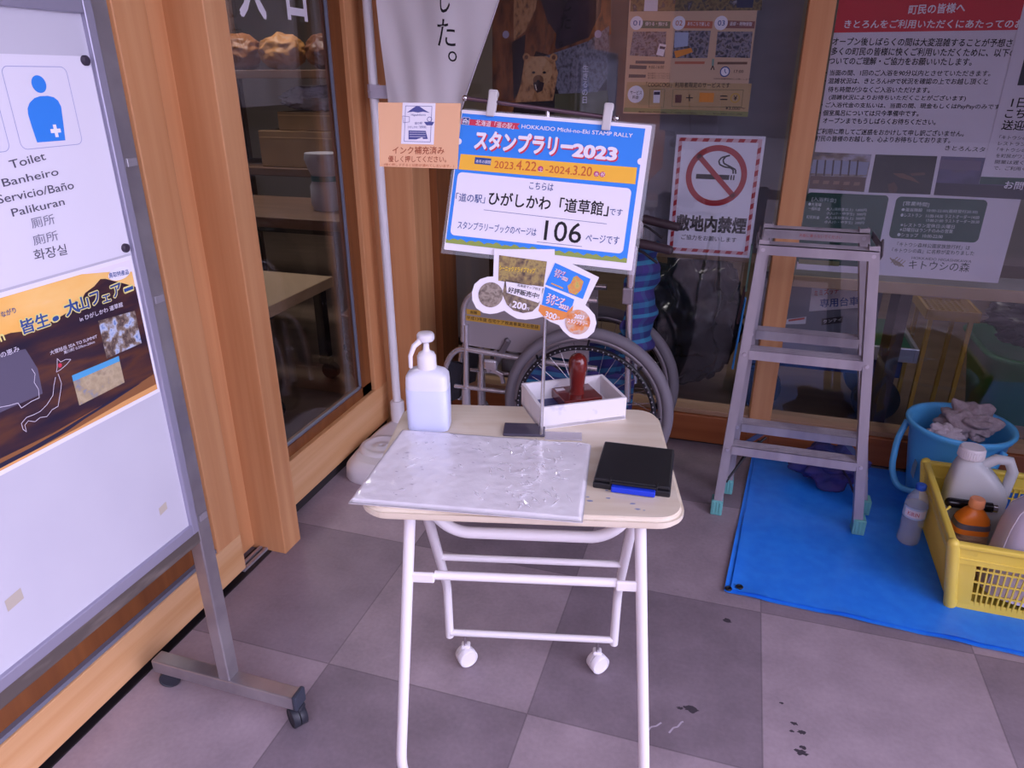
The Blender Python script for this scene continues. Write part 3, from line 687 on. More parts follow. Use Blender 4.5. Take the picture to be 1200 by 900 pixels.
# ================================================================== whiteboard on castors
XB = -.985
wb = thing('whiteboard', 'wheeled whiteboard in a grey metal frame with notices on it, at the left edge', 'whiteboard', (-1.0, .35, 0))
ENA = mat('white enamel board', '#c6c5cf', .28, col2='#bebdc9', scale=3)
Y0, Y1 = -.30, .968
MB().span((XB - .014, Y0, .535), (XB, Y1, 1.462)).build('panel', ENA, wb)
fr = MB()
fr.span((XB - .018, Y1, .515), (XB + .008, Y1 + .018, 1.478), .002); fr.span((XB - .018, Y0 - .018, .515), (XB + .008, Y0, 1.478), .002)
fr.span((XB - .018, Y0, .515), (XB + .008, Y1, .537), .002); fr.span((XB - .018, Y0, 1.458), (XB + .008, Y1, 1.478), .002)
fr.build('panel_frame', mat('lilac grey aluminium', '#a3a0b4', .35, .45), wb)
for y in (1.012, Y0 - .055):
    MB().span((-1.024, y - .014, .085), (-.994, y + .022, 1.53), .003).build('upright', STEEL, wb)
    MB().box((-1.022, y + .004, .067), (.39, .036, .036), None, .003).build('foot', STEEL, wb)
    MB().box((-.824, y + .004, .07), (.012, .040, .040), None, .004).build('end_cap', mat('dark blue-grey plastic', '#3a3f4c', .4), wb)
    for x, a in ((-1.202, .5), (-.839, -.6)):
        c = MB(); c.cyl((x, y + .004, .05), (x, y + .004, .034), .008, 12)
        d = Vector((math.sin(a), -math.cos(a), 0)); o = Vector((x, y + .004, .0245)) + Vector((math.cos(a), math.sin(a), 0)) * .012
        Mx = Matrix.Translation(o) @ d.to_track_quat('Z', 'Y').to_matrix().to_4x4()
        c.loft([(-.018, .019, .019), (-.015, .0245, .0245), (-.001, .0245, .0245)], Mx, 24); c.loft([(.001, .0245, .0245), (.015, .0245, .0245), (.017, .022, .022), (.015, .020, .020)], Mx, 24)
        c.box(o + Vector((0, .004, .02)), (.03, .03, .02), None, .008)
        c.build('caster', mat('grey black castor', '#2a2c35', .45), wb)
br = MB(); br.span((-1.012, Y0 - .04, .478), (-.988, .994, .512), .003); br.build('lower_rail', mat('scuffed steel rail', '#6f6661', .45, .5, col2='#9a8f86', scale=(30, 6, 30), lo=.55, hi=.75), wb)
MB().span((-1.012, Y0 - .04, 1.478), (-.988, .994, 1.53), .003).build('upper_rail', STEEL, wb)
for z in (.52, .99, 1.23): MB().span((-.994, 1.004, z), (-.989, 1.026, z + .014), .001).build('bracket', ALUL, wb)
for y, z, w_, h_ in ((.595, .625, .028, .02), (.905, .60, .02, .016)):
    st = MB(); st.add([(XB + .0006, y, z), (XB + .0006, y + w_, z + .004), (XB + .0006, y + w_, z + h_ + .004), (XB + .0006, y, z + h_)], [(0, 1, 2, 3)])
    st.build('tape_residue', mat('yellowed tape residue', '#b7ae9f', .6), wb)
def wall_x(root, x): return Panel(root, (x, 0, 0), (0, 1, 0), (0, 0, 1))
# toilet notice
tn = thing('toilet_notice', 'white toilet notice with a blue figure sign, on the upper whiteboard', 'notice', (XB, .757, 1.24))
MB().span((XB + .0006, .50, 1.093), (XB + .0016, .965, 1.399)).build('sheet', mat('white plastic sheet', '#dddbe6', .4), tn)
T = wall_x(tn, XB + .0018)
LB = flat('#9aa0c8'); PB = flat('#2f82de')
T.frame('picture_box', LB, (.812, 1.274), (.918, 1.384), .0009, 1, .010); T.frame('picture_box', LB, (.69, 1.274), (.795, 1.384), .0009, 1, .010)
T.disc('figure', PB, T.at(45.5, 98.6), .0118, 1, .0118)
T.poly('figure', PB, [T.at(*p) for p in [(43.4, 167), (76.5, 164.4), (73.5, 140), (71.5, 125), (68, 118), (63, 114), (56, 112.3), (47, 112.6), (40, 115), (34.5, 120.5), (32.2, 127), (32.8, 134), (37, 148)]], 1)
cx_, cz_ = T.at(65, 153.3); a_, b_ = .0028, .0088
T.poly('white_cross', PAPER, [(cx_ + x, cz_ + y) for x, y in [(-a_, -b_), (a_, -b_), (a_, -a_), (b_, -a_), (b_, a_), (a_, a_), (a_, b_), (-a_, b_), (-a_, a_), (-b_, a_), (-b_, -a_), (-a_, -a_)]], 2)
T.disc('figure', PB, (.752, 1.3625), .0105, 1, .0125); T.poly('figure', PB, [(.73, 1.284), (.78, 1.284), (.775, 1.34), (.735, 1.34)], 1)
GI = flat('#4c4a5c'); GI2 = flat('#7d7c90')
for t, p, q, h, m in (('Toilet', (13, 198), (54, 187), 9.5, GI), ('Banheiro', (4, 219), (69, 205), 9, GI), ('Servicio/Baño', (-2, 239), (87, 221), 10, GI), ('Palikuran', (15, 254), (76, 240), 9, GI),
                      ('厠所', (38, 268), (65, 262), 12, GI2), ('廁所', (40, 288), (69, 281), 12, GI2), ('화장실', (41, 306), (79, 298), 13, GI)):
    T.ptext('lettering', m, t, p, q, h, 1, .25)
T.build()
for y, z in ((.955, 1.396 - .003), (.955, 1.104)):
    k = thing('magnet', 'small dark round magnet at the %s corner of the toilet notice' % ('top right' if z > 1.2 else 'bottom right'), 'magnet', (XB + .0018, y, z))
    MB().loft([(0, .0075, .0075), (.004, .0075, .0075), (.006, .005, .005)], Matrix.Translation((XB + .0018, y, z)) @ Matrix.Rotation(math.pi / 2, 4, 'Y'), 20).build('disc', mat('dark magnet', '#39303f', .5), k)
# event poster
ep = thing('event_poster', 'sunset mountain event poster with yellow-edged Japanese title, on the whiteboard under the toilet notice', 'poster', (XB, .78, .96))
MB().span((XB + .0006, .50, .834), (XB + .0014, .965, 1.089)).build('sheet', PAPER, ep)
E_ = wall_x(ep, XB + .0016)
BRN = photo('dusk slope print', ['#241c30', '#38242e', '#5a3628', '#2c2032'], (3, 6, 30)); SKY = photo('sunset sky print', ['#f2b04a', '#f6c878', '#f0d8c8'], (3, 4, 9))
DK = flat('#241f38'); 
a0, a1, z0, z1 = .505, .9595, .842, 1.082
E_.rect('picture', SKY, (a0, z0), (a1, z1), 1)
E_.poly('picture', flat('#e6e0f0'), [(.86, z1), (a1, z1), (a1, 1.062), (.93, 1.07)], 2)
E_.poly('picture', BRN, [(a0, z0), (a1, z0), (a1, 1.035), (.935, 1.048), (.918, 1.056), (.902, 1.064), (.892, 1.066), (.878, 1.058), (.858, 1.052), (.84, 1.035), (.80, 1.028), (.76, 1.022), (.72, 1.03), (a0, 1.03)], 3)
E_.poly('picture', flat('#8a5a34'), [(a0, z0), (a1, z0), (a1, .872), (.90, .866), (.82, .862), (.74, .858), (a0, .862)], 4)
E_.poly('picture', DK, [(a0, .853), (.70, .853), (.76, .856), (.83, .862), (.88, .868), (.93, .868), (.86, .86), (.80, .855), (.76, .849), (.70, .846), (a0, .846)], 5)
E_.poly('picture', flat('#d8a060'), [(a0, z0), (a1, z0), (a1, .852), (.88, .851), (.78, .846), (a0, .846)], 5)
E_.poly('picture', flat('#5a5468'), [(a0, .925), (.742, .925), (.745, .965), (.735, 1.0), (.70, 1.005), (a0, 1.0)], 4)
E_.poly('small_photo', photo('beach crowd print', ['#6a86b8', '#b8c4d8', '#8a7a6a', '#4a3a3a', '#a08a78'], 70), [E_.at(*p) for p in [(114, 376), (157, 364), (165, 402), (124, 420)]], 6)
E_.poly('small_photo', photo('sand dune print', ['#9a8a70', '#b8a888', '#a89878', '#7a86a0'], 60), [E_.at(*p) for p in [(83, 440), (138, 417), (145, 448), (92, 475)]], 6)
E_.poly('small_photo', flat('#4fa0d0'), [E_.at(*p) for p in [(83, 440), (138, 417), (139.2, 423), (84.5, 447)]], 7)
E_.disc('speech_bubble', PAPER, E_.at(139, 320.5), .0235, 6, .0105)
E_.ptext('lettering', NAVY, '鳥取特産品', (127, 326), (150, 321), 6, 7, .8)
YT = flat('#e6dc8a')
for m, bo, l in ((YT, 5, 6), (NAVY, 1.2, 7)):
    for t, p, q, h in (('皆生', (26, 392), (58, 381), 17), ('・', (62, 377), (68, 374), 5), ('大', (77, 371), (93, 365), 18), ('山', (90, 365), (104, 360), 15), ('フ', (107, 358), (117, 354), 14), ('ェ', (120, 355), (129, 352), 8), ('ア', (132, 349), (143, 344), 14), ('ー', (145, 342), (155, 338), 3)):
        E_.ptext('lettering', m, t, p, q, h, l, bo)
LT = flat('#d8d4e0')
E_.ptext('lettering', LT, 'in ひがしかわ 道草館', (93, 377), (143, 359), 6, 7, .4)
E_.ptext('lettering', LT, '大雪旭岳 SEA TO SUMMIT', (58, 416), (113, 396), 5, 7, .2); E_.ptext('lettering', LT, '東川町 0.59km-26km', (74, 415), (110, 402), 4, 7, .2)
E_.ptext('lettering', NAVY, 'ながり', (1, 372), (18, 366), 7, 7, .5); E_.ptext('lettering', LT, '岸の恵み', (-8, 423), (22, 411), 7, 7, .2); E_.ptext('lettering', YT, 'm', (-4, 402), (5, 398), 8, 7, 1)
E_.path('map_outline', LT, [E_.at(*p) for p in [(66, 420), (70, 424), (76, 421), (82, 421), (77, 427), (70, 433), (65, 436), (66, 430), (66, 420)]], .0008, 6)
E_.path('map_outline', LT, [E_.at(*p) for p in [(67, 438), (71, 449), (70, 458), (68, 470), (67, 476), (60, 480), (54, 488), (46, 489), (40, 494), (32, 493), (28, 498), (30, 506), (26, 503), (24, 496), (30, 489), (38, 486), (46, 482), (54, 474), (61, 463), (62, 452), (64, 442)]], .0008, 6)
E_.path('map_outline', LT, [E_.at(*p) for p in [(-6, 478), (10, 475), (20, 472), (24, 478), (36, 470), (45, 466), (44, 456), (39, 448), (40, 438), (36, 432)]], .0008, 6)
E_.disc('map_outline', RED, E_.at(69, 428), .0035, 7)
E_.build()

# ================================================================== flag pole, flag, water base
PX, PY = -1.24, 2.386
fb = thing('pole_stand', 'white water-filled pole stand with rounded corners, on the floor behind the table', 'stand', (-1.14, 2.20, 0))
BP = mat('off-white plastic', '#dcd8de', .45)
M0 = Matrix.Translation((-1.142, 2.205, 0))
b_ = MB(); b_.loft([(0, .140, .212, 5), (.012, .145, .218, 5), (.055, .142, .215, 5), (.072, .130, .203, 4.5), (.078, .115, .188, 4.2)], M0, 64)
for r0, z in ((.075, .0785), ): b_.loft([(.076, .088, .088), (.088, .08, .08), (.088, .062, .062), (.080, .05, .05), (.080, .03, .03), (.087, .022, .022), (.087, .008, .008), (.082, .002, .002)], Matrix.Translation((-1.185, 2.15, 0)), 40)
b_.build('base_body', BP, fb)
MB().loft([(.07, .032, .032), (.075, .028, .028), (.16, .028, .028), (.166, .024, .024)], Matrix.Translation((PX + .012, PY - .006, 0)), 28).build('sleeve', BP, fb)
fp = thing('flag_pole', 'thin white flag pole standing in the water base against the corner post', 'pole', (PX + .012, PY - .006, .08))
top_ = Oy(430, 0, PY - .006); d_ = (top_ - V3(PX + .012, PY - .006, .17)); tp = V3(PX + .012, PY - .006, .17) + d_ * 1.55
MB().tube([(PX + .012, PY - .006, .12), V3(PX + .012, PY - .006, .17) + d_ * .3, tp], [.0165, .0165, .015], 18).build('pole_tube', WHITE, fp)
fl = thing('banner_flag', 'sheer white banner flag with black brush writing, tied to the flag pole', 'flag', (PX + .1, PY, 1.25))
CL = bpy.data.materials.new('sheer white cloth'); CL.use_nodes = True; t = CL.node_tree; t.nodes.clear()
o_ = t.nodes.new('ShaderNodeOutputMaterial'); d1 = t.nodes.new('ShaderNodeBsdfDiffuse'); d2 = t.nodes.new('ShaderNodeBsdfTranslucent'); d3 = t.nodes.new('ShaderNodeBsdfTransparent')
d1.inputs[0].default_value = lin('#fcf9fd'); d2.inputs[0].default_value = lin('#fcf9fd'); m1 = t.nodes.new('ShaderNodeMixShader'); m2 = t.nodes.new('ShaderNodeMixShader')
m1.inputs[0].default_value = .2; m2.inputs[0].default_value = .07
t.links.new(d1.outputs[0], m1.inputs[1]); t.links.new(d2.outputs[0], m1.inputs[2]); t.links.new(m1.outputs[0], m2.inputs[1]); t.links.new(d3.outputs[0], m2.inputs[2]); t.links.new(m2.outputs[0], o_.inputs[0])
FY = PY - .03
lt, rt, lb, rb_ = Oy(444, 0, FY), Oy(586, 0, FY), Oy(457, 122, FY), Oy(543, 130, FY)
def flagpt(u, v):
    L = lt + (lb - lt) * v; R = rt + (rb_ - rt) * v
    p = L * (1 - u) + R * u
    p.y += .011 * math.sin(u * 8 + v * 1.5) * (.4 + .6 * u) + .003 * math.sin(u * 21 - v * 5)
    p.y -= .02
    return p
m = MB(); nx, ny = 44, 40; vs = [flagpt(i / nx, -1.2 + 2.2 * j / ny) for j in range(ny + 1) for i in range(nx + 1)]
m.add(vs, [(j * (nx + 1) + i, (j + 1) * (nx + 1) + i, (j + 1) * (nx + 1) + i + 1, j * (nx + 1) + i + 1) for j in range(ny) for i in range(nx)], 0, True)
m.build('cloth', CL, fl)
hm = MB()
for k in (0, 1):
    hm.tube([flagpt(1 - .004, -1.2 + 2.2 * j / 30) for j in range(31)], .0022, 6) if k else hm.tube([flagpt(i / 30, .995) for i in range(31)], .0022, 6)
hm.build('hem', mat('white hem', '#d9d3df', .7), fl)
for z in (1.325, 1.75):
    lp = MB(); c = V3(PX + .012, PY - .006, z) + V3((tp - V3(PX + .012, PY - .006, .17)).x * (z - .17) / 2.2, (tp.y - PY + .006) * (z - .17) / 2.2, 0)
    lp.tube([c + V3(.02 * math.cos(a), .02 * math.sin(a), 0) for a in [i * math.pi / 8 for i in range(17)]], .002, 6)
    lp.loft([(-.022, .0205, .0205), (.022, .0205, .0205)], Matrix.Translation(c), 24, 0, False, False)
    lp.box(c + V3(.065, -.021, -.002), (.12, .003, .042), None, .001)
    lp.build('pole_loop', mat('white cloth loop', '#c3bccb', .7), fl)
def decal_flag(txt, px0, py0, px1, py1, bold):
    vs, fs = glyphs(txt, bold); x0 = min(p[0] for p in vs); x1 = max(p[0] for p in vs); y0 = min(p[1] for p in vs); y1 = max(p[1] for p in vs)
    W_ = []
    for x, y in vs:
        px = px0 + (px1 - px0) * (x - x0) / (x1 - x0); py = py1 + (py0 - py1) * (y - y0) / (y1 - y0)
        q = Oy(px, py, FY)
        # find u,v on the flag for the waviness
        v = (q.z - lt.z) / (lb.z - lt.z); L = lt + (lb - lt) * v; R = rt + (rb_ - rt) * v; u = (q.x - L.x) / (R.x - L.x)
        p = flagpt(u, v); p.y -= .0012; W_.append(p)
    return W_, fs
dm = MB()
for a in (('し', 520, -22, 531, 13, 1.5), ('た', 517, 20, 536, 51, 1.5), ('。', 528, 56, 537, 68, 1.5)): dm.add(*decal_flag(*a))
dm.build('lettering', INK, fl)

# ================================================================== posters behind the glass
YP = 2.757
def poster(name, label, cat, px, thick=.0008, m=None, holes=None):
    P = [Oy(*p, YP) for p in px]
    x0 = (P[0].x + P[3].x) / 2; x1 = (P[1].x + P[2].x) / 2; z1 = (P[0].z + P[1].z) / 2; z0 = (P[2].z + P[3].z) / 2
    r = thing(name, label, cat, ((x0 + x1) / 2, YP, (z0 + z1) / 2))
    MB().span((x0, YP + .0002, z0), (x1, YP + .0002 + thick, z1)).build('sheet', m or PAPER, r)
    p = Panel(r, ((x0 + x1) / 2, YP, (z0 + z1) / 2), (1, 0, 0), (0, 0, 1)); p.b = (x0 - p.o.x, x1 - p.o.x, z0 - p.o.z, z1 - p.o.z)
    return p
# no smoking
ns = poster('no_smoking_sign', 'white no-smoking sign with red prohibition ring and red striped border, behind the back glass', 'sign', [(793, 156.5), (898, 161), (878, 303.5), (781, 295)])
x0, x1, z0, z1 = ns.b; RD = flat('#b02a30'); PK = flat('#d9b0b4')
i_ = .010; wd = .012
ns.frame('striped_border', PK, (x0 + i_, z0 + i_), (x1 - i_, z1 - i_), wd, 1)
def stripes(a, b, hor):
    L = (b - a); n = int(L / .036)
    for k in range(n):
        s0 = a + L * k / n; 
        yield s0, s0 + L / n * .5
for s0, s1 in stripes(x0 + i_, x1 - i_, 1):
    for z in (z0 + i_, z1 - i_ - wd): ns.poly('striped_border', RD, [(s0, z), (s1, z), (min(s1 + .006, x1 - i_), z + wd), (s0 + .006, z + wd)], 2)
for s0, s1 in stripes(z0 + i_ + wd, z1 - i_ - wd, 0):
    for x in (x0 + i_, x1 - i_ - wd): ns.poly('striped_border', RD, [(x, s0), (x + wd, s0 + .006), (x + wd, min(s1 + .006, z1 - i_ - wd)), (x, s1)], 2)
cc = (.0, .075); R1 = .106
ns.ring('prohibition_ring', RD, cc, R1 - .020, R1, 4, 60)
ns.line('prohibition_ring', RD, (cc[0] - .07, cc[1] + .07), (cc[0] + .07, cc[1] - .07), .018, 4)
ns.rect('cigarette', INK, (cc[0] - .070, cc[1] - .012), (cc[0] + .046, cc[1] + .005), 3)
for k in range(2): ns.rect('cigarette', INK, (cc[0] + .050 + k * .009, cc[1] - .012), (cc[0] + .055 + k * .009, cc[1] + .005), 5)
for o in ((0, 0), (.014, .004)):
    ns.path('cigarette', INK, [(cc[0] + .058 + o[0] * .6, cc[1] + .010), (cc[0] + .056 + o[0] * .6, cc[1] + .024), (cc[0] + .046 + o[0] * .5, cc[1] + .030), (cc[0] + .026 + o[0], cc[1] + .032 + o[1]), (cc[0] + .008 + o[0], cc[1] + .040 + o[1]), (cc[0] + .004 + o[0], cc[1] + .052 + o[1]), (cc[0] + .012 + o[0], cc[1] + .064 + o[1]), (cc[0] + .026 + o[0], cc[1] + .068 + o[1])], .0055, 3)
ns.text('lettering', INK, '敷地内禁煙', (x0 + .028, z0 + .088), (x1 - .028, z0 + .088), .056, 2, 2.2)
ns.text('lettering', INK, 'ご協力をお願いします', (x0 + .05, z0 + .054), (x1 - .055, z0 + .054), .019, 2, .4)
ns.build()

# bear picture poster
bp = poster('bear_poster', 'dark glossy poster of brown bears with a pale cub, behind the rally sign', 'poster', [(577, -120), (716, -120), (714, 137), (577, 131)], m=mat('dark glossy print', '#241c22', .25))
x0, x1, z0, z1 = bp.b
FUR = photo('brown fur print', ['#2e1810', '#6a3818', '#8a5026', '#3a2014'], (30, 20, 12)); FUR2 = photo('tawny fur print', ['#5a3820', '#a87848', '#c09060', '#7a5030'], (55, 50, 38)); GRS = photo('grey grass print', ['#2c2a30', '#5a5a64', '#7c7c8a', '#34323a'], (90, 30, 60)); DKF = photo('dark fur print', ['#1c141c', '#2c1e2c', '#3a2a34'], 12)
A = bp.at
def bpoly(m, pts, l): bp.poly('picture', m, [A(*p) for p in pts], l)
bpoly(FUR, [(577, -118), (716, -118), (716, 40), (690, 62), (650, 66), (628, 60), (600, 132), (577, 130)], 1)
bpoly(FUR2, [(604, -118), (640, -118), (628, 10), (616, 36), (602, 48), (602, 20)], 2)
bpoly(DKF, [(638, -118), (712, -118), (704, 14), (690, 44), (652, 58), (640, 20), (634, 0)], 2)
bpoly(FUR, [(633, 32), (644, 28), (652, 40), (650, 58), (634, 60)], 3)
bpoly(GRS, [(638, 66), (690, 48), (714, 30), (713, 90), (700, 108), (655, 110)], 3)
bpoly(flat('#4a4a2c'), [(650, 110), (712, 106), (714, 136), (650, 134)], 2)
bpoly(flat('#1e1620'), [(600, 50), (616, 40), (612, 100), (602, 118)], 2)
bp.disc('picture', FUR2, A(633, 86), .062, 3.4, .058)
bpoly(FUR2, [(613, 82), (615, 70), (621, 66), (640, 66), (650, 70), (654, 86), (648, 118), (604, 120), (610, 100)], 4)
for p in ((617, 67), (649, 67.5)): bp.disc('picture', FUR2, A(*p), .014, 5); bp.disc('picture', flat('#6a4028'), A(*p), .007, 6)
bp.disc('picture', photo('pale muzzle print', ['#a87c50', '#c49a6c', '#b48a5c'], 70), A(631, 84), .052, 5, .05)
for p in ((625.5, 85), (638, 85)): bp.disc('picture', flat('#1a1210'), A(*p), .0065, 7, .0045)
bp.disc('picture', flat('#7a5234'), A(631, 94), .02, 7, .018)
bpoly(flat('#2a1218'), [(625, 97), (631, 95), (638, 97), (636, 106), (630, 109), (626, 104)], 8)
bp.disc('picture', flat('#140e10'), A(631, 95), .006, 9, .004); bp.line('picture', flat('#e0d8c8'), A(627.5, 99), A(629, 106), .004, 9)
bp.text('lettering', INK, 'ました。', A(655, 55), A(668, 55), (A(655, -2)[1] - A(655, 55)[1]) * 1.4, 9, 1, True)
bp.text('lettering', LT, '生きるの日', A(682, 121), A(688.5, 121), A(682, 76)[1] - A(682, 121)[1], 9, .3, True)
for p in ((593, 40.5), (701, 40)): bp.disc('sticker', flat('#a8a0b8'), A(*p), .0125, 9)
bp.build()

# rental steps poster
cg = poster('rental_poster', 'beige bicycle-rental poster with three numbered steps, behind the back glass at top centre', 'poster', [(746, -150), (903, -150), (876, 137), (730.5, 131)], m=mat('beige print', '#c9a98c', .6))
x0, x1, z0, z1 = cg.b; A = cg.at
def cp(m, pts, l=1, part='picture'): cg.poly(part, m, [A(*p) for p in pts], l)
cp(photo('bicycles print', ['#2a2622', '#5a4c34', '#7a6a44', '#2c2c3a', '#8a8490'], (40, 40, 40)), [(746, -148), (902, -148), (892.5, 12), (738.5, 13.5)])
cp(flat('#dcd8e0'), [(756, -6), (771.5, -6), (770.5, 13), (754.5, 13)], 2); cp(flat('#232a4c'), [(864, -4), (884, -4), (882, 9), (863, 9)], 2)
STC = (('#46604c', 740, '01', '借りる・預ける'), ('#b8674a', 789.5, '02', 'あちこちで楽しむ'), ('#8a5a54', 839, '03', '返却・荷物受取'))
for i, (c, x, n_, t_) in enumerate(STC):
    cp(flat(c), [(x + 10, 24), (x + 46, 25), (x + 45, 33.5), (x + 9, 33)], 2)
    cg.disc('number_disc', PAPER, A(x + 6, 27), .0215, 3); cg.ptext('lettering', NAVY if i != 1 else flat(c), n_, (x + 2, 30), (x + 10, 30), 6, 4, .4)
    cg.ptext('lettering', PAPER, t_, (x + 16, 30), (x + 42, 30.5), 4.5, 3, .4)
bik = photo('bikes and riders print', ['#1e1e28', '#4a4a5c', '#8a8490', '#3a3026', '#5c5a70'], (60, 60, 60))
for a, b, c_, d_ in (((742, 37), (781, 37), (779, 67), (738, 65)), ((791, 36), (833, 36), (829, 68), (788, 68)), ((841, 37), (882, 37), (879, 68), (838, 67))): cp(bik, [a, b, c_, d_], 2)
cp(flat('#a8b4d0'), [(791, 38), (807, 38), (806, 54), (790, 56)], 3)
for x, y in ((769, 51), ): cp(PAPER, [(x + 4, y), (x + 12, y + 1.5), (x + 8, y + 15), (x, y + 13)], 3); cp(flat('#2a2a50'), [(x + 4.6, y + 2.8), (x + 11, y + 4), (x + 10, y + 7), (x + 3.7, y + 6)], 4)
cp(flat('#e2902c'), [(790, 60), (810, 56), (812, 61), (792, 68)], 3)
cp(flat('#4a4850'), [(745, 71), (779, 71.5), (778.5, 75), (744.5, 74.5)], 2); cp(flat('#b8674a'), [(791, 72), (826, 72), (825.5, 75), (790.5, 75)], 2); cp(flat('#6a4a3a'), [(841, 72.5), (876, 72.5), (875.5, 75.5), (840.5, 75.5)], 2)
cp(flat('#4a4850'), [(738, 76), (758, 77), (757.5, 81), (737.5, 80.5)], 2); cp(flat('#4a4850'), [(737, 87), (757, 87.5), (756.5, 91), (736.5, 91)], 2)
cg.ptext('lettering', INK, '9:00-16:00', (760, 80.5), (778, 80.5), 3.5, 3, .2)
for i in range(3): cg.ptext('lettering', INK, '受付場所についてはこちら', (759, 87 + i * 2.6), (785, 87.3 + i * 2.6), 2, 3)
cg.ring('number_disc', NAVY, A(849.5, 84), .013, .0165, 3); cg.disc('number_disc', PAPER, A(849.5, 84), .013, 2); cg.path('number_disc', NAVY, [A(849.5, 80.5), A(849.5, 84), A(851, 86)], .0025, 4)
cg.ptext('lettering', INK, '17:00', (860, 85.5), (871, 85.5), 3.5, 3, .2); cg.ptext('lettering', INK, '返却は営業時間内にお願いします', (836, 93), (879, 94), 1.8, 3)
cg.poly('picture', flat('#7f9a8c'), [A(*p) for p in [(834.5, 69), (837, 69), (836.5, 77), (834, 77)]], 3); cg.path('picture', INK, [A(833, 82), A(835.3, 77), A(837, 82)], .003, 3)
cp(flat('#b89a6e'), [(735, 96), (881, 98), (876, 136.5), (731, 130.5)], 2); cp(flat('#8a8a58'), [(731.6, 126), (877, 131), (876, 137), (730.6, 131)], 3)
cg.disc('number_disc', PAPER, A(745, 110.5), .0285, 4); cg.ptext('lettering', INK, 'サービス', (738.5, 110.5), (752, 110.8), 4.5, 5, .4); cg.ptext('lettering', INK, '料金', (741, 116), (748.5, 116.2), 4.5, 5, .4)
cg.ptext('lettering', INK, '「COGICOGI」利用者限定のサービスです', (757, 102), (855, 103), 6, 4, .5)
cg.frame('picture', flat('#6a6a44'), A(760, 126), A(779.5, 104.5), .0016, 4); cg.frame('picture', flat('#6a6a44'), A(787, 125), A(871.5, 105), .0016, 4)
cp(PAPER, [(766, 106), (774, 106), (773, 120.5), (765.5, 120.5)], 4); cp(flat('#2a2a50'), [(766.5, 107.5), (773.6, 107.5), (773.3, 111), (766.3, 111)], 5)
cp(flat('#5a2c26'), [(791.5, 111), (799, 111), (798.4, 120.5), (791, 120.5)], 4); cp(flat('#e2902c'), [(820, 108.5), (837, 109), (836, 120), (819, 119.5)], 4)
cg.line('picture', INK, A(804, 114.5), A(812, 114.7), .0035, 4); cg.line('picture', INK, A(808, 110.5), A(808, 118.7), .0035, 4)
for y in (112.5, 116.5): cg.line('picture', INK, A(844, y), A(852.5, y + .2), .0035, 4)
cg.ring('picture', flat('#c09a40'), A(861.5, 114.8), .012, .016, 4); cg.ptext('lettering', INK, '¥', (859.5, 117.5), (863.5, 117.5), 5.5, 5, .6)
cg.ptext('lettering', INK, '¥3,000〜', (850, 129), (873, 129.5), 4.5, 4, .3); cg.ptext('lettering', INK, '観光協会・道の駅・ご利用の方', (748, 132), (870, 135), 2, 4)
cg.build()

# bathing notice
bn = poster('bathing_notice', 'large red-headed bathing notice with green boxes at the bottom, behind the right back glass', 'notice', [(990, -26), (1245, -22), (1188, 333), (931, 315.5)], m=mat('notice paper', '#dbd6e0', .6))
x0, x1, z0, z1 = bn.b; A = bn.at
bn.rect('header_band', flat('#cc2234'), (x0, A(1100, 36.5)[1]), (x1, z1), 1)
bn.ptext('lettering', PAPER, '町民の皆様へ', (1064, 17), (1130, 14.5), 11, 2, 1)
bn.ptext('lettering', PAPER, 'きとろんをご利用いただくにあたってのお願い', (989, 33), (1222, 33), 9.5, 2, .8)
for t_, a, b, hh, bo in (('オープン後しばらくの間は大変混雑することが予想されます。', (975, 53), (1218, 55.5), 9, .8), ('多くの町民の皆様に快くご利用いただくために、以下の内容に', (973.5, 64.5), (1218, 67), 9, .8), ('ついてのご理解・ご協力をお願いいたします。', (971, 75.5), (1138, 77), 8.5, .8),
        ('・当面の間、1回のご入浴を90分以内とさせていただきます。', (967, 88.5), (1160, 89.5), 6.5, .6), ('・混雑状況は、きとろんHPで状況を確認の上でお越し頂くと', (966, 98), (1157, 99), 6.5, .6), ('待ち時間が少なくご入浴いただけます。', (970, 108), (1089, 109), 6.5, .6), ('(混雑状況によりお待ちいただくことがございます)', (971, 117.5), (1131, 119), 6.5, .6),
        ('・ご入浴代金の支払いは、当面の間、現金もしくはPayPayのみです。', (962, 126.5), (1174, 129), 6.5, .6), ('・個室風呂については只今準備中です。', (960, 135.5), (1076, 136.5), 6.5, .6), ('オープンまでもうしばらくお待ちください。', (964, 144.5), (1096, 146.5), 6.5, .6),
        ('ご利用に際してご迷惑をおかけして申し訳ございません。', (957, 157), (1129, 160), 6.5, .6), ('町民の皆様のお越しを、心よりお待ちしております。', (955, 165.5), (1113, 168), 6.5, .6), ('きとろんスタッフ一同', (1107, 176), (1187, 180), 5.5, .5)):
    bn.ptext('lettering', INK, t_, a, b, hh, 2, bo)
def rowpoly(m, pts, part='photo_print', l=2): bn.poly(part, m, [A(*p) for p in pts], l)
rowpoly(photo('dining room print', ['#3a3440', '#7a6858', '#a8a4b4', '#4c4048'], (14, 14, 26)), [(952, 178), (1021.5, 181), (1012.5, 225), (947.5, 221)])
rowpoly(photo('dark sauna print', ['#181014', '#2a1a18', '#5a4030'], (10, 10, 16)), [(1026, 181), (1098.5, 183), (1090, 228), (1017.5, 225.5)])
rowpoly(photo('evening print', ['#3a3450', '#5a5478', '#6a5a5c'], (6, 6, 10)), [(1103, 183), (1210, 187), (1202, 234), (1094, 228.5)])
GB = mat('dark green print', '#1f4a3e', .5)
g1 = [A(946, 310), A(1044, 229)]; bn.rect('green_box', GB, (A(946, 226)[0], A(990, 311.5)[1]), (A(1042, 230)[0], A(990, 227)[1]), 2, .014)
bn.rect('green_box', GB, (A(1051, 230)[0], A(1100, 282)[1]), (A(1158, 236)[0], A(1100, 232)[1]), 2, .016)
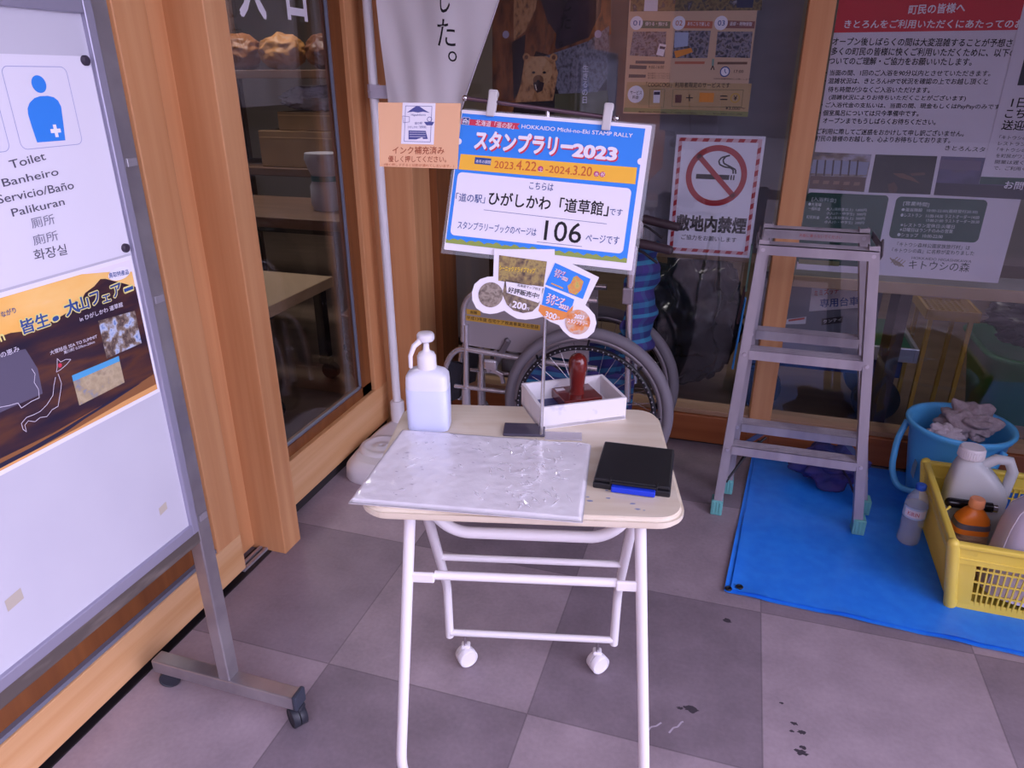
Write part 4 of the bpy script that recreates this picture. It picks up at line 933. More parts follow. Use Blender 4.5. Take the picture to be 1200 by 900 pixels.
bn.rect('green_box', flat('#7a7a4c'), (A(936, 306)[0], A(960, 310.5)[1]), (A(984, 306)[0], A(960, 305)[1]), 3)
LW = flat('#cfd8d8')
for t_, a, b, hh in (('[入浴料金]', (951, 236), (979, 238), 5.5), ('●大浴場', (947, 241), (962, 242), 4), ('一般料金', (947, 246), (961, 247), 4), ('大人(高校生以上)  1,000円', (968, 247), (1015, 248.5), 4), ('小人(小・中学生)  500円', (968, 252), (1014, 253.5), 4), ('町民料金', (945, 256), (960, 257), 4), ('大人(高校生以上)  500円', (967, 257), (1013, 258.5), 4), ('小人(小・中学生)  200円', (966, 262), (1012, 263.5), 4),
        ('※町民料金は町内に住所を有する方が対象です。受付で', (937, 301), (1000, 304), 3), ('[営業時間]', (1058, 241), (1088, 243), 5.5), ('●温浴施設   10:00-22:00(最終受付20:30)', (1056, 248), (1145, 251), 4.5), ('●レストラン   11:00-14:30 ラストオーダー14:00', (1055, 254), (1147, 257), 4.5), ('17:00-21:00 ラストオーダー20:30', (1085, 260), (1147, 262), 4), ('※レストラン定休日:火曜日', (1055, 265.5), (1118, 268), 4.5), ('※日曜日はランチのみの営業', (1054, 271), (1116, 273.5), 4.5), ('●ショップ   10:00-22:00', (1051, 277), (1104, 279.5), 4.5)):
    bn.ptext('lettering', LW, t_, a, b, hh, 4, .3)
GT = flat('#3c4a48')
bn.ptext('lettering', GT, '「キトウシ森林公園家族旅行村」は', (1051, 288.5), (1136, 293), 5, 3, .3); bn.ptext('lettering', GT, '「キトウシの森」に名称が変わりました', (1045, 295.5), (1141, 299.5), 5, 3, .3)
bn.ptext('lettering', GT, 'HOKKAIDO HIGASHIKAWA', (1068, 303.5), (1138, 308), 3, 3); bn.ptext('lettering', GT, 'キトウシの森', (1064, 315), (1135, 319), 10.5, 3, .1)
for i in range(4): bn.line('logo_mark', flat('#a89a84'), A(1043 + i * 3, 302 + i * 1.5), A(1050 + i * 3, 311 + i * .5), .004, 3); bn.line('logo_mark', flat('#a89a84'), A(1052 + i * 3, 301 + i * 1.5), A(1044 + i * 3, 308 + i * 1.5), .003, 3)
def BPoly(c, pts, l): rowpoly(flat(c), pts, 'photo_print', l)
BPoly('#8f94ac', [(953, 187), (1019, 190), (1015, 205), (950, 203)], 3); BPoly('#5a4034', [(950, 206), (1015, 208), (1012, 224.5), (947.8, 220.5)], 3)
for i in range(6): BPoly('#3c2c2c', [(957 + i * 9.5, 187.5), (959 + i * 9.5, 187.5), (957 + i * 9.5, 206), (955 + i * 9.5, 206)], 4)
for i in range(5): BPoly('#8a6a54', [(953 + i * 12, 211 + i * .6), (960 + i * 12, 211 + i * .6), (959 + i * 12, 215 + i * .6), (952 + i * 12, 215 + i * .6)], 4)
BPoly('#171013', [(1026, 181), (1098.5, 183), (1090, 228), (1017.5, 225.5)], 3)
BPoly('#6a4630', [(1046, 203), (1058, 203), (1070, 208), (1078, 215), (1066, 211), (1054, 208)], 4); BPoly('#4c3024', [(1040, 216), (1048, 213), (1052, 220), (1050, 226), (1042, 226)], 4); BPoly('#5a3c2c', [(1066, 203), (1084, 202), (1084, 205), (1068, 206)], 4)
BPoly('#2c2438', [(1097, 214), (1206, 219), (1202, 234), (1094, 228.5)], 3); BPoly('#6c6078', [(1102, 187), (1150, 189), (1148, 200), (1100, 198)], 3)
bn.build()
# shuttle notice overlapping on the right
sn_ = poster('shuttle_notice', 'second white notice overlapping the red-headed bathing notice at the right edge', 'notice', [(1200, 0), (1330, 2), (1300, 230), (1150, 207)], m=MATS['notice paper'])
for ch in sn_.root.children: ch.location.y = -.0026
sn_.o.y -= .0027; A = sn_.at
sn_.ptext('lettering', INK, '1日3便', (1184, 126), (1226, 127), 12, 2, .8); sn_.ptext('lettering', INK, 'こちらから', (1177, 138), (1240, 139), 10, 2, .8); sn_.ptext('lettering', INK, '送迎します', (1173, 152), (1240, 154), 11, 2, .8)
for i, t_ in enumerate(('「キトウシの森」は', 'レストラン、温浴', '「キトウシの森」の', 'を町民がワンコイン', '開業は遅く、帰宅', 'で、ご利用ください')): sn_.ptext('lettering', INK, t_, (1170.5 - i * 1.3, 163 + i * 7.2), (1222, 165 + i * 7.2), 4.5, 2, .3)
sn_.rect('photo_print', photo('blue dusk print', ['#15161e', '#2a2c3c', '#5a78a0'], (8, 8, 3)), A(1192, 100), A(1290, 8), 2)
sn_.rect('green_band', GB, (sn_.b[0], A(1160, 222)[1] if False else sn_.b[2]), (sn_.b[1], A(1180, 208)[1]), 2)
sn_.ptext('lettering', PAPER, 'お問合せ', (1176, 221), (1222, 224), 9, 3, .8)
sn_.build()
# ================================================================== wheelchair
YN, YF = 2.25, 2.47                      # outer wheel, far wheel
wc = thing('wheelchair', 'folded wheelchair with blue tartan back cloth, parked behind the folding table', 'wheelchair', (-.55, 2.36, 0))
TYR = mat('grey rubber tyre', '#77727a', .6); RIM = mat('dull rim metal', '#9a949a', .35, .7)
cN = Oy(687, 487, YN); WR = .300
def wheel(y, c, front):
    M_ = Matrix.Translation((c.x, y, WR + .001)) @ Matrix.Rotation(math.pi / 2, 4, 'X')
    def ring(R, r, seg=72, k=12, off=0): return [M_ @ V3(R * math.cos(2 * math.pi * i / seg), R * math.sin(2 * math.pi * i / seg), off) for i in range(seg)], r, k
    ty = MB(); p, r, k = ring(WR - .020, .020); ty.tube(p, r, k, 0, 0, False, True)
    w = ty.build('wheel_tyre', TYR, wc)
    rm = MB(); p, r, k = ring(WR - .043, .011); rm.tube(p, r, k, 0, 0, False, True); rm.build('rim', RIM, w)
    off = .036 if front else -.036
    hr = MB(); p, r, k = ring(WR - .062, .0085, 72, 10, off); hr.tube(p, r, k, 0, 0, False, True)
    for i in range(8):
        a = 2 * math.pi * i / 8; hr.cyl(M_ @ V3((WR - .062) * math.cos(a), (WR - .062) * math.sin(a), off), M_ @ V3((WR - .038) * math.cos(a), (WR - .038) * math.sin(a), 0), .004, 8)
    hr.build('hand_rim', mat('black hand rim', '#1d1c22', .35), w)
    if front:
        dm = MB()
        for i in range(80):
            a = 2 * math.pi * i / 80; q = M_ @ V3((WR - .062) * math.cos(a), (WR - .062) * math.sin(a), off + .0085); dm.ball(q, .0028, 0, 6)
        dm.build('hand_rim_dimple', mat('pale dimple', '#9c98a4', .4), w)
    sp = MB()
    for i in range(28):
        a = 2 * math.pi * i / 28; b = a + (.5 if i % 2 else -.5); s_ = .02 * (1 if i % 4 < 2 else -1)
        sp.cyl(M_ @ V3(.022 * math.cos(b), .022 * math.sin(b), s_), M_ @ V3((WR - .042) * math.cos(a), (WR - .042) * math.sin(a), 0), .0011, 5)
    sp.build('spoke', CHROME, w)
    MB().cyl(M_ @ V3(0, 0, -.035), M_ @ V3(0, 0, .035), .02, 20).cyl(M_ @ V3(0, 0, -.04), M_ @ V3(0, 0, .04), .010, 14).build('hub', RIM, w)
wheel(YN, cN, True); cF = V3(cN.x - .005, YF, 0); wheel(YF + .03, cF, False)
yn, yf = 2.292, 2.462
FRM = mat('silver frame tube', '#cdc8ce', .25, .75)
def N(x, y): return Oy(x, y, yn)
def Fr(p, y=yf): return V3(p.x, y, p.z)
side_tubes = [([(520, 488), (521, 430), (534, 407), (605, 419), (700, 432)], .0105), ([(546, 380), (546, 475)], .0105), ([(565, 410), (564, 455)], .0085), ([(533, 452), (590, 459), (690, 470)], .0085),
              ([(543, 400), (543, 358), (553, 343), (700, 352)], .0105), ([(740, 286), (738, 340), (735, 470)], .0115)]
for pts, r in side_tubes:
    P_ = [N(*p) for p in pts]
    MB().tube(P_, r, 12, fillet=.05).build('frame_tube', FRM, wc)
    MB().tube([Fr(p) for p in P_], r, 12, fillet=.05).build('frame_tube', FRM, wc)
# cross brace
a, b = N(690, 470), N(610, 420)
MB().tube([a, Fr(b)], .010, 10).build('cross_brace', FRM, wc); MB().tube([b, Fr(a)], .010, 10).build('cross_brace', FRM, wc)
# side panel with its two labels
PAN = mat('beige grey side panel', '#938b90', .45)
for y in (yn + .004, yf - .004):
    o = V3(0, y, 0); pts = [(544, 358), (548, 348), (690, 352), (690, 424), (600, 412), (544, 404)]
    P_ = [Oy(*p, yn + .004) for p in pts]; P_ = [(p.x, p.z) for p in reversed(P_)]
    m = MB().prism(P_, (0, y, 0), (1, 0, 0), (0, 0, 1), .004); sp_ = m.build('side_panel', PAN, wc)
    if y < 2.35:
        lp = Panel(sp_, (0, y, 0), (1, 0, 0), (0, 0, 1)); YL = flat('#c49a3c')
        lp.poly('yellow_label', YL, [lp.at(*p) for p in [(547, 362), (563, 364), (563.5, 370), (547, 368)]], 2); lp.poly('yellow_label', YL, [lp.at(*p) for p in [(543, 369), (633, 381), (633, 387.5), (544, 375)]], 2)
        lp.ptext('yellow_label', INK, '寄贈', (551, 367.5), (559, 368.3), 3.5, 3, .3); lp.ptext('yellow_label', INK, '平成13年度 在宅ケア推進事業支出登録', (547, 374), (631, 385.5), 4.2, 3, .3)
        lp.build()
    MB().box(Oy(640, 343, yn) * 1 + V3(0, y - yn, .012), (.26, .035, .028), None, .01).build('arm_pad', BLACK, wc)
# brake
MB().bar(N(596, 398), N(580, 428), .022, .012, (0, 1, 0), .004).ball(N(594, 399), .010).build('brake_lever', mat('grey brake lever', '#6c666c', .4, .4), wc)
bk = MB(); bk.box(N(577, 425) + V3(0, -.02, 0), (.05, .02, .04), None, .008).bar(N(576, 432), N(590, 440), .016, .014, (0, 1, 0), .003).bar(N(588, 440), N(590, 449), .012, .012, (0, 1, 0)).bar(N(568, 424), N(574, 436), .014, .012, (0, 1, 0), .003)
bk.build('brake_body', FRM, wc)
# front fork, small wheels, foot plates
for y in (yn, yf):
    MB().cyl(V3(N(546, 454).x, y, N(546, 454).z), V3(N(546, 454).x, y, .15), .016, 16).build('caster_post', ALUL, wc)
    c = MB(); x = N(546, 454).x + .02; c.bar((x - .02, y - .02, .16), (x + .03, y - .02, .08), .03, .004, (0, 1, 0)); c.bar((x - .02, y + .02, .16), (x + .03, y + .02, .08), .03, .004, (0, 1, 0)); c.build('caster_fork', FRM, wc)
    c = MB(); c.tube([V3(x + .03 + .062 * math.cos(i * math.pi / 16), y, .0765 + .062 * math.sin(i * math.pi / 16)) for i in range(32)], .0135, 10, 0, 0, False, True); c.loft([(-.012, .05, .05), (.012, .05, .05)], Matrix.Translation((x + .03, y, .0765)) @ Matrix.Rotation(math.pi / 2, 4, 'X'), 24); c.build('caster_wheel', BLACKR, wc)
for k, y in ((0, yn), (1, yf)):
    Pq = [(520, 423), (542, 429), (537, 468), (521, 474)]
    P_ = [Oy(*p, yn) for p in Pq]
    MB().prism([(p.x, p.z) for p in reversed(P_)], (0, y + .01, 0), (1, 0, 0), (0, 0, 1), .018).build('footplate', mat('black ribbed footplate', '#20222c', .5, bump=.3, bscale=160), wc)
# handles
for p, q, y in (((745, 284), (784, 293), yn), ((752, 256), (793, 266), yf)):
    a, b = Oy(*p, y), Oy(*q, y)
    MB().tube([a, a + (b - a) * .1, b], [.013, .0155, .0145], 16).ball(b, .0145).build('push_handle', mat('brown-black grip', '#3a2c33', .5), wc)
    MB().tube([a + V3(0, 0, -.02), a + V3(.03, -.01, -.03), a + V3(.075, -.01, -.06)], .0045, 8).build('brake_handle', mat('dark lever', '#2a272d', .35, .4), wc)
    MB().tube([Oy(738, 335, yn) + V3(.004, y - yn, 0), a], .0115, 12).build('frame_tube', FRM, wc)
MB().box(Oy(736, 346, yn), (.034, .034, .055), None, .004).build('clamp', mat('clamp alloy', '#a09aa2', .35, .6), wc)
def tartan():
    m = bpy.data.materials.new('blue tartan cloth'); m.use_nodes = True; t = m.node_tree; b = t.nodes['Principled BSDF']; N_ = t.nodes.new; L = t.links.new
    tc = N_('ShaderNodeTexCoord'); sp = N_('ShaderNodeSeparateXYZ'); L(tc.outputs['Object'], sp.inputs[0])
    def band(sock, sc, stops):
        mu = N_('ShaderNodeMath'); mu.operation = 'MULTIPLY'; mu.inputs[1].default_value = sc; L(sock, mu.inputs[0]); fr = N_('ShaderNodeMath'); fr.operation = 'FRACT'; L(mu.outputs[0], fr.inputs[0])
        r = N_('ShaderNodeValToRGB'); r.color_ramp.interpolation = 'CONSTANT'; e = r.color_ramp.elements; e[0].position = 0; e[0].color = lin(stops[0][1]); e[1].position = stops[1][0]; e[1].color = lin(stops[1][1])
        for p, c in stops[2:]: q = e.new(p); q.color = lin(c)
        L(fr.outputs[0], r.inputs[0]); return r.outputs[0]
    a = band(sp.outputs['Z'], 11, [(0, '#1d2860'), (.25, '#2a6a8c'), (.45, '#1d2860'), (.55, '#3a2c6c'), (.85, '#2f86a4')]); c = band(sp.outputs['Y'], 16, [(0, '#1d2c66'), (.35, '#35307a'), (.6, '#22587e'), (.8, '#1c2458')])
    mx = N_('ShaderNodeMix'); mx.data_type = 'RGBA'; mx.inputs[0].default_value = .38; L(a, mx.inputs[6]); L(c, mx.inputs[7]); L(mx.outputs[2], b.inputs['Base Color']); b.inputs['Roughness'].default_value = .8
    return m
TT = tartan()
def sheet(pt, nu, nv, name, m, parent, th=0):
    b = MB(); vs = [pt(i / nu, j / nv) for j in range(nv + 1) for i in range(nu + 1)]
    b.add(vs, [(j * (nu + 1) + i, j * (nu + 1) + i + 1, (j + 1) * (nu + 1) + i + 1, (j + 1) * (nu + 1) + i) for j in range(nv) for i in range(nu)], 0, True)
    o = b.build(name, m, parent)
    if th: md = o.modifiers.new('thick', 'SOLIDIFY'); md.thickness = th
    return o
zt, zm = .80, .50
bx_ = Oy(738, 330, yn).x
def backcloth(u, v):
    z = .50 + v * .36; y = yn + (yf - yn) * u
    return V3(bx_ - .012 + .065 * u + .055 * math.sin(u * math.pi) + .009 * math.sin(v * 17 + u * 3) + .003 * math.sin(v * 41), y, z)
sheet(backcloth, 20, 46, 'back_cloth', TT, wc, .003)
def seatcloth(u, v):
    x = bx_ - .36 + .38 * v; y = yn + (yf - yn) * u
    return V3(x, y, .42 - .28 * math.sin(u * math.pi) ** .8 + .008 * math.sin(v * 30))
sheet(seatcloth, 20, 30, 'seat_cloth', TT, wc, .003)
def flap(u, v): return V3(bx_ - .15 + .13 * v + .01 * math.sin(u * 9), yn + .05 + .08 * v, .53 - .33 * u + .01 * math.sin(v * 8))
sheet(flap, 20, 14, 'hanging_pocket', TT, wc, .003)

# ================================================================== tarpaulin
TZ = .004
tp_ = thing('tarpaulin', 'bright blue tarpaulin folded double on the floor under the step ladder and crate', 'tarpaulin', (.9, 2.2, 0))
TM = mat('blue tarpaulin', '#2380f2', .38, col2='#2e8cf8', scale=(30, 30, 30), bump=.25, bscale=5)
A0, A1, A2, A3 = Oz(848, 695), Oz(1215, 778) + V3(.78, -.02, 0), V3(1.70, 2.676, 0), Oz(882, 531)
def tarp(u, v, dz, inset=0):
    a0 = A0 + V3(inset, inset * .6, 0); a3 = A3 + V3(inset * .6, 0, 0); a1 = A1 + V3(0, inset * .8, 0)
    p = (a0 * (1 - u) + a1 * u) * (1 - v) + (a3 * (1 - u) + A2 * u) * v
    e = min(v * 2.2, 1) * 0 + 1
    nz = noise.noise(Vector((p.x * 5, p.y * 5, dz * 100))) * .0032 + noise.noise(Vector((p.x * 14, p.y * 9, 2))) * .0016
    ed = math.exp(-v * 60) * .004 * math.sin(u * 38) + math.exp(-u * 160) * .006 * (1 + math.sin(v * 9))
    p.z = dz + max(0, nz + .0022) + max(0, ed); 
    p.z = min(p.z, .0112 if .03 < v else .02)
    if p.y > 2.67: p.y = 2.67
    return p
sheet(lambda u, v: tarp(u, v, .0012), 110, 60, 'lower_layer', TM, tp_)
sheet(lambda u, v: tarp(u, v, .0062, .018), 110, 60, 'upper_layer', TM, tp_)
ey = MB()
for px in ((853, 694), (866, 692)):
    c = Oz(*px); ey.tube([c + V3(.0075 * math.cos(i * math.pi / 8), .0075 * math.sin(i * math.pi / 8), .0135) for i in range(16)], .003, 8, 0, 0, False, True); ey.loft([(.010, .0065, .0065), (.0125, .0065, .0065)], Matrix.Translation(c), 16)
ey.build('eyelet', BLACK, tp_)
TOPZ = .0118

# ================================================================== step ladder
ld = thing('step_ladder', 'worn aluminium step ladder with teal rubber feet, folded shut on the blue tarpaulin', 'step ladder', (.26, 2.25, TOPZ))
TEAL = mat('teal rubber', '#6cb4b4', .5)
HT = .925
def ladder_side(yb, yt, x0b, x1b, x0t, x1t, front, lift=0):
    HT = .925 + lift
    k = MB()
    def X(z, s): return (x0b + (x0t - x0b) * z / HT, x1b + (x1t - x1b) * z / HT)[s]
    def Y(z): return yb + (yt - yb) * z / HT
    for s in (0, 1):
        r = MB(); a = V3(X(.05, s), Y(.05), .05); b = V3(X(HT + .012, s), Y(HT), HT + .012)
        dr = (1, -1)[s]
        r.bar(a + V3(dr * .014, -.017, 0), b + V3(dr * .014, -.017, 0), .003, .026, (1, 0, 0))          # front web of the channel
        r.bar(a, b, .036, .0025, (1, 0, 0)); r.bar(a + V3(dr * .026, 0, 0), b + V3(dr * .026, 0, 0), .036, .0025, (1, 0, 0)) 
        r.build('rail', ALU, ld)
        f = MB(); c = V3(X(.03, s) + dr * .012, Y(.03), .034 + TOPZ * (1 if not (s == 0) else .0))
        z0_ = TOPZ if s == 1 or not front else .0006
        f.box((X(.02, s) + dr * .012, Y(.02), z0_ + .028), (.038, .048, .055), None, .004)
        for i in range(3): f.box((X(.02, s) + dr * (.002 + i * .010), Y(.02) - .0245, z0_ + .03), (.004, .003, .044), None, .001)
        f.build('foot_cap', TEAL, ld)
    for z in (.268 + lift, .60 + lift, HT):
        t = MB(); xa, xb = X(z, 0) + .026, X(z, 1) - .026; y = Y(z)
        if z == HT: xa, xb = X(z, 0) + .002, X(z, 1) - .002
        t.span((xa, y - .022, z - .030), (xb, y - .019, z)); t.span((xa, y - .022, z - .003), (xb, y + .030, z)); t.span((xa, y + .027, z - .030), (xb, y + .030, z))
        for i in range(4): t.span((xa, y - .014 + i * .012, z), (xb, y - .010 + i * .012, z + .0012))
        t.build('tread', ALU, ld)
        rv = MB()
        for s in (0, 1):
            x = X(z, s) + (1, -1)[s] * .013; rv.cyl((x, y - .0185, z - .016), (x, y - .0222, z - .016), .0058, 14)
        rv.build('rivet', ALUL, ld)
ladder_side(2.195, 2.205, .036, .505, .070, .390, True)
ladder_side(2.325, 2.345, .066, .538, .082, .378, False, .022)
for s, x in ((0, .070), (1, .390)):
    h = MB(); dr = (1, -1)[s]
    h.bar((x - dr * .004, 2.20, HT + .006), (x + dr * .002, 2.34, HT + .016), .004, .022, (0, 0, 1), .002); h.bar((x - dr * .006, 2.19, HT - .02), (x - dr * .006, 2.22, HT + .022), .006, .03, (0, 0, 1), .002)
    h.cyl((x - dr * .012, 2.215, HT - .004), (x + dr * .006, 2.215, HT - .004), .008, 14); h.build('hinge', mat('dark worn hinge', '#6a636b', .45, .6), ld)
lt_ = Panel(ld, (.23, 2.345 - .0225, HT + .022), (1, 0, 0), (0, 0, 1)); lt_.text('warning_lettering', flat('#b0605c'), '天板に乗らないでください', (-.045, -.021), (.075, -.021), .010, 1, .2); lt_.build()
MB().bar((.052, 2.222, .915), (.052, 2.235, .77), .02, .006, (1, 0, 0), .002).build('lock_latch', mat('green painted latch', '#587e74', .4), ld)
MB().bar((.048, 2.24, .78), (.040, 2.255, .66), .022, .008, (1, 0, 0), .002).build('lock_arm', mat('dark lock arm', '#3d2c30', .4, .4), ld)
MB().bar((.054, 2.262, .74), (.043, 2.275, .50), .026, .006, (1, 0, 0), .002).build('blue_strip', mat('blue painted strip', '#2a7fc4', .4), ld)
MB().tube([(.075, 2.20, .135), (.13, 2.26, .215), (.18, 2.30, .255)], .004, 8).tube([(.07, 2.205, .115), (.12, 2.27, .20), (.16, 2.30, .24)], .003, 8).build('stay_rod', BLACK, ld)
for x, k in ((.10, 1), (.50, -1)): MB().bar((x, 2.33, .19), (x + k * .07, 2.32, .262), .016, .003, (0, 1, 0)).build('tread_brace', mat('blue grey brace', '#55607c', .4, .5), ld)

# ================================================================== crumpled bag behind the ladder
def lump(name, c, r, m, parent, sc, seed, amp=.35, cut=-1, freq=2.4, puffy=False):
    """a crumpled closed surface"""
    b = bmesh.new(); bmesh.ops.create_icosphere(b, subdivisions=5, radius=1)
    for v in b.verts:
        n = v.co.normalized(); q = n * freq + Vector((seed, seed * 2.1, seed * .7))
        ridg = 1 - abs(noise.noise(q)) * 2.2; d = 1 + amp * (ridg - .6) + amp * .35 * (1 - abs(noise.noise(q * 2.7)) * 2) + amp * .12 * noise.noise(q * 7)
        if puffy: d = 1 + amp * (abs(noise.noise(q)) * 2.2 - .55) + amp * .28 * (abs(noise.noise(q * 2.3 + Vector((5, 1, 2)))) * 2 - .5) + amp * .04 * (abs(noise.noise(q * 6)) * 2 - .5)
        v.co = Vector((n.x * sc[0], n.y * sc[1], n.z * sc[2])) * r * d
        if v.co.z < cut * r: v.co.z = cut * r
    k = MB(); k.bm(b, 0, True, Matrix.Translation(Vector(c))); return k.build(name, m, parent)
bg_ = thing('cloth_bag', 'crumpled dark blue and purple cloth bag on the tarpaulin behind the ladder', 'bag', (.44, 2.52, TOPZ))
lump('bag_body', (.43, 2.50, .082), 1, mat('dark blue cloth', '#2c3470', .75, col2='#463c80', scale=9), bg_, (.115, .085, .075), 3.1, .32, -.069, 1.6, True)
lump('pink_fold', (.37, 2.44, .135), 1, mat('pinkish cloth', '#8a7494', .8), bg_, (.035, .025, .02), 5.2, .3)
MB().tube([(.44, 2.42, .13), (.475, 2.40, .09), (.50, 2.40, .04)], .004, 8).build('strap', mat('dark strap', '#2c2440', .7), bg_)

# ================================================================== blue tub with rags
UC = V3(.800, 2.512, TOPZ)
tu = thing('wash_tub', 'round light blue plastic tub with a handle, holding grey rags', 'tub', tuple(UC))
TBL = mat('light blue plastic', '#58b2ee', .35, sss=.05)
MT = Matrix.Translation(UC)
tk = MB(); tk.loft([(0, .108, .108), (.01, .114, .114), (.20, .142, .142), (.255, .148, .148), (.268, .158, .158), (.284, .166, .166), (.292, .163, .163), (.290, .152, .152), (.275, .143, .143), (.20, .136, .136), (.012, .108, .108)], MT, 56); tk.build('tub_body', TBL, tu)
hd = MB(); pts = [UC + V3(-.152, .03, .262), UC + V3(-.178, .0, .20), UC + V3(-.182, -.03, .10), UC + V3(-.160, -.05, .045), UC + V3(-.12, -.09, .05), UC + V3(-.05, -.14, .10), UC + V3(.06, -.155, .18), UC + V3(.10, -.135, .262)]
hd.tube(pts, .0105, 12, fillet=.06); hd.build('handle', TBL, tu)
MB().span(tuple(UC + V3(-.124, -.085, .10)), tuple(UC + V3(-.122, -.045, .16))).build('worn_label', mat('worn label', '#7f9cb4', .6), tu)
r1 = tag(lump('rag', UC + V3(.028, .02, .285), 1, mat('grey terry cloth', '#a1959c', .95, col2='#8d8089', scale=60, bump=.4, bscale=220), None, (.082, .075, .062), 8.3, .36, -.075, 1.5, True), 'mid-grey towel rag heaped in the blue tub', 'rag')
r2 = tag(lump('rag', UC + V3(-.06, -.06, .266), 1, mat('pale grey cloth', '#b9aeb8', .95, bump=.4, bscale=200), None, (.055, .042, .035), 1.7, .36, -.07, 1.5, True), 'pale lilac-grey rag at the front left in the blue tub', 'rag')

# ================================================================== yellow crate
ck = thing('crate', 'yellow slatted plastic crate of bottles on the tarpaulin at the right edge', 'crate', (.87, 2.10, TOPZ))
CY = mat('yellow plastic', '#e6cc4e', .4, col2='#ead25e', scale=6)
cz0, cz1 = TOPZ, .228
B = [V3(.696, 1.894, cz0), V3(1.03, 1.887, cz0), V3(1.03, 2.28, cz0), V3(.703, 2.29, cz0)]
Tt = [V3(.652, 1.862, cz1), V3(1.07, 1.853, cz1), V3(1.07, 2.318, cz1), V3(.674, 2.325, cz1)]
cm = MB()
cm.prism([(p.x, p.y) for p in B], (0, 0, cz0 + .004), (1, 0, 0), (0, 1, 0), .004)
for i in range(4):
    j = (i + 1) % 4; b0, b1, t0, t1 = B[i], B[j], Tt[i], Tt[j]
    def pt(u, v): return (b0 * (1 - u) + b1 * u) * (1 - v) + (t0 * (1 - u) + t1 * u) * v
    L = (b1 - b0).length; nrm = (b1 - b0).cross(t0 - b0).normalized()
    cm.bar(pt(0, .05), pt(1, .05), .004, .028, (0, 0, 1)); cm.bar(pt(0, .86), pt(1, .86), .004, .058, (0, 0, 1))
    mg = .14 if i in (0, 2) else .05
    for v in (.26, .45, .64): cm.bar(pt(mg, v), pt(1 - mg, v), .004, .0045, (0, 0, 1))
    nb = int((L * (1 - 2 * mg)) / .0125)
    for k in range(nb + 1):
        u = mg + (1 - 2 * mg) * k / nb; cm.bar(pt(u, .06), pt(u, .80), .004, .0042, tuple(nrm))
    if i == 3:
        for k in range(40): cm.bar(pt((k + .5) / 40, .03), pt((k + .5) / 40, .95), .0032, L / 38, tuple(nrm))
    if mg > .1:
        for ua, ub in ((0, mg), (1 - mg, 1)):
            qd = [pt(ua, .01), pt(ub, .01), pt(ub, .98), pt(ua, .98)]; o4 = nrm * .002
            cm.add([p + o4 for p in qd] + [p - o4 for p in qd], [(0, 1, 2, 3), (7, 6, 5, 4), (0, 4, 5, 1), (1, 5, 6, 2), (2, 6, 7, 3), (3, 7, 4, 0)])
    cm.bar(pt(-.01, 1), pt(1.01, 1), .020, .016, (0, 0, 1), .005); cm.bar(pt(-.005, .80), pt(1.005, .80), .012, .006, (0, 0, 1), .002)
for i in range(4): cm.tube([B[i], Tt[i]], .016, 12, 0); cm.ball(Tt[i], .016, 0, 12); cm.ball(B[i] + V3(0, 0, .016), .016, 0, 12)
cm.tube([Oz(1101, 592, cz1 + .004), Oz(1108, 598, cz1 + .006), Oz(1113, 594, cz1 + .004)], .004, 8)
cm.build('crate_body', CY, ck)
# contents
JC = V3(.788, 2.205, cz0 + .006)
jg = thing('jug', 'translucent white jug with ribbed cap and handle, at the back of the yellow crate', 'jug', tuple(JC), -.1)
JM = mat('cloudy jug plastic', '#c8cdd2', .35, sss=.2)
j_ = MB(); j_.loft([(0, .075, .05, 5), (.006, .08, .056, 5), (.20, .08, .056, 5), (.225, .074, .052, 4.5, -.004), (.27, .052, .042, 3.5, -.022), (.292, .036, .034, 2.5, -.034), (.30, .030, .030, 2, -.036), (.31, .030, .030, 2, -.036)], None, 48)
j_.tube([(.0, .0, .285), (.03, 0, .312), (.062, 0, .312), (.078, 0, .28), (.074, 0, .20)], [.015, .016, .016, .015, .014], 14); j_.build('jug_body', JM, jg, False)
cp_ = MB(); cp_.loft([(.306, .034, .034), (.309, .036, .036), (.335, .034, .034), (.340, .031, .031)], Matrix.Translation((-.036, 0, 0)), 40)
for i in range(36):
    a = 2 * math.pi * i / 36; cp_.cyl((-.036 + .0352 * math.cos(a), .0352 * math.sin(a), .308), (-.036 + .0338 * math.cos(a), .0338 * math.sin(a), .334), .0016, 5)
cp_.build('cap', mat('white cap', '#e2dfe4', .45), jg, False)
OC = V3(.755, 2.075, cz0 + .006)
ob = thing('orange_bottle', 'orange cleaner bottle with a peach cap, in front of the jug in the crate', 'bottle', tuple(OC), .1)
MB().loft([(0, .042, .03, 4), (.005, .046, .034, 4), (.12, .046, .034, 4), (.15, .047, .034, 3.5), (.18, .042, .031, 3), (.20, .028, .024, 2.4), (.212, .016, .016), (.222, .015, .015)], None, 40).build('bottle_body', mat('orange plastic', '#d9741f', .3), ob, False)
MB().loft([(.152, .0475, .0345, 3.5), (.168, .0455, .0335, 3.2)], None, 40).build('label_band', mat('grey label band', '#5c5660', .4), ob, False)
MB().loft([(.06, .0466, .0346, 4), (.135, .0468, .0348, 4)], None, 40).build('label', mat('pale label', '#b99a80', .5, col2='#6a4a3a', scale=(20, 20, 60)), ob, False)
MB().loft([(.214, .019, .019), (.217, .0205, .0205), (.238, .0195, .0195), (.241, .017, .017)], None, 30).build('cap', mat('peach cap', '#e8986a', .4), ob, False)
bs = thing('aerosol_can', 'black aerosol can lying across between jug and orange bottle in the crate', 'can', (.745, 2.10, .19), .08)
a, b = V3(.705, 2.127, .205), V3(.815, 2.127, .207)
MB().cyl(a, b, .0145, 24).ball(a, .0145).build('can_body', mat('glossy black can', '#17151c', .2), bs); MB().cyl(b, b + (b - a).normalized() * .012, .013, 24).build('can_tip', CHROME, bs)
BO = V3(.91, 1.975, cz0 + .006)
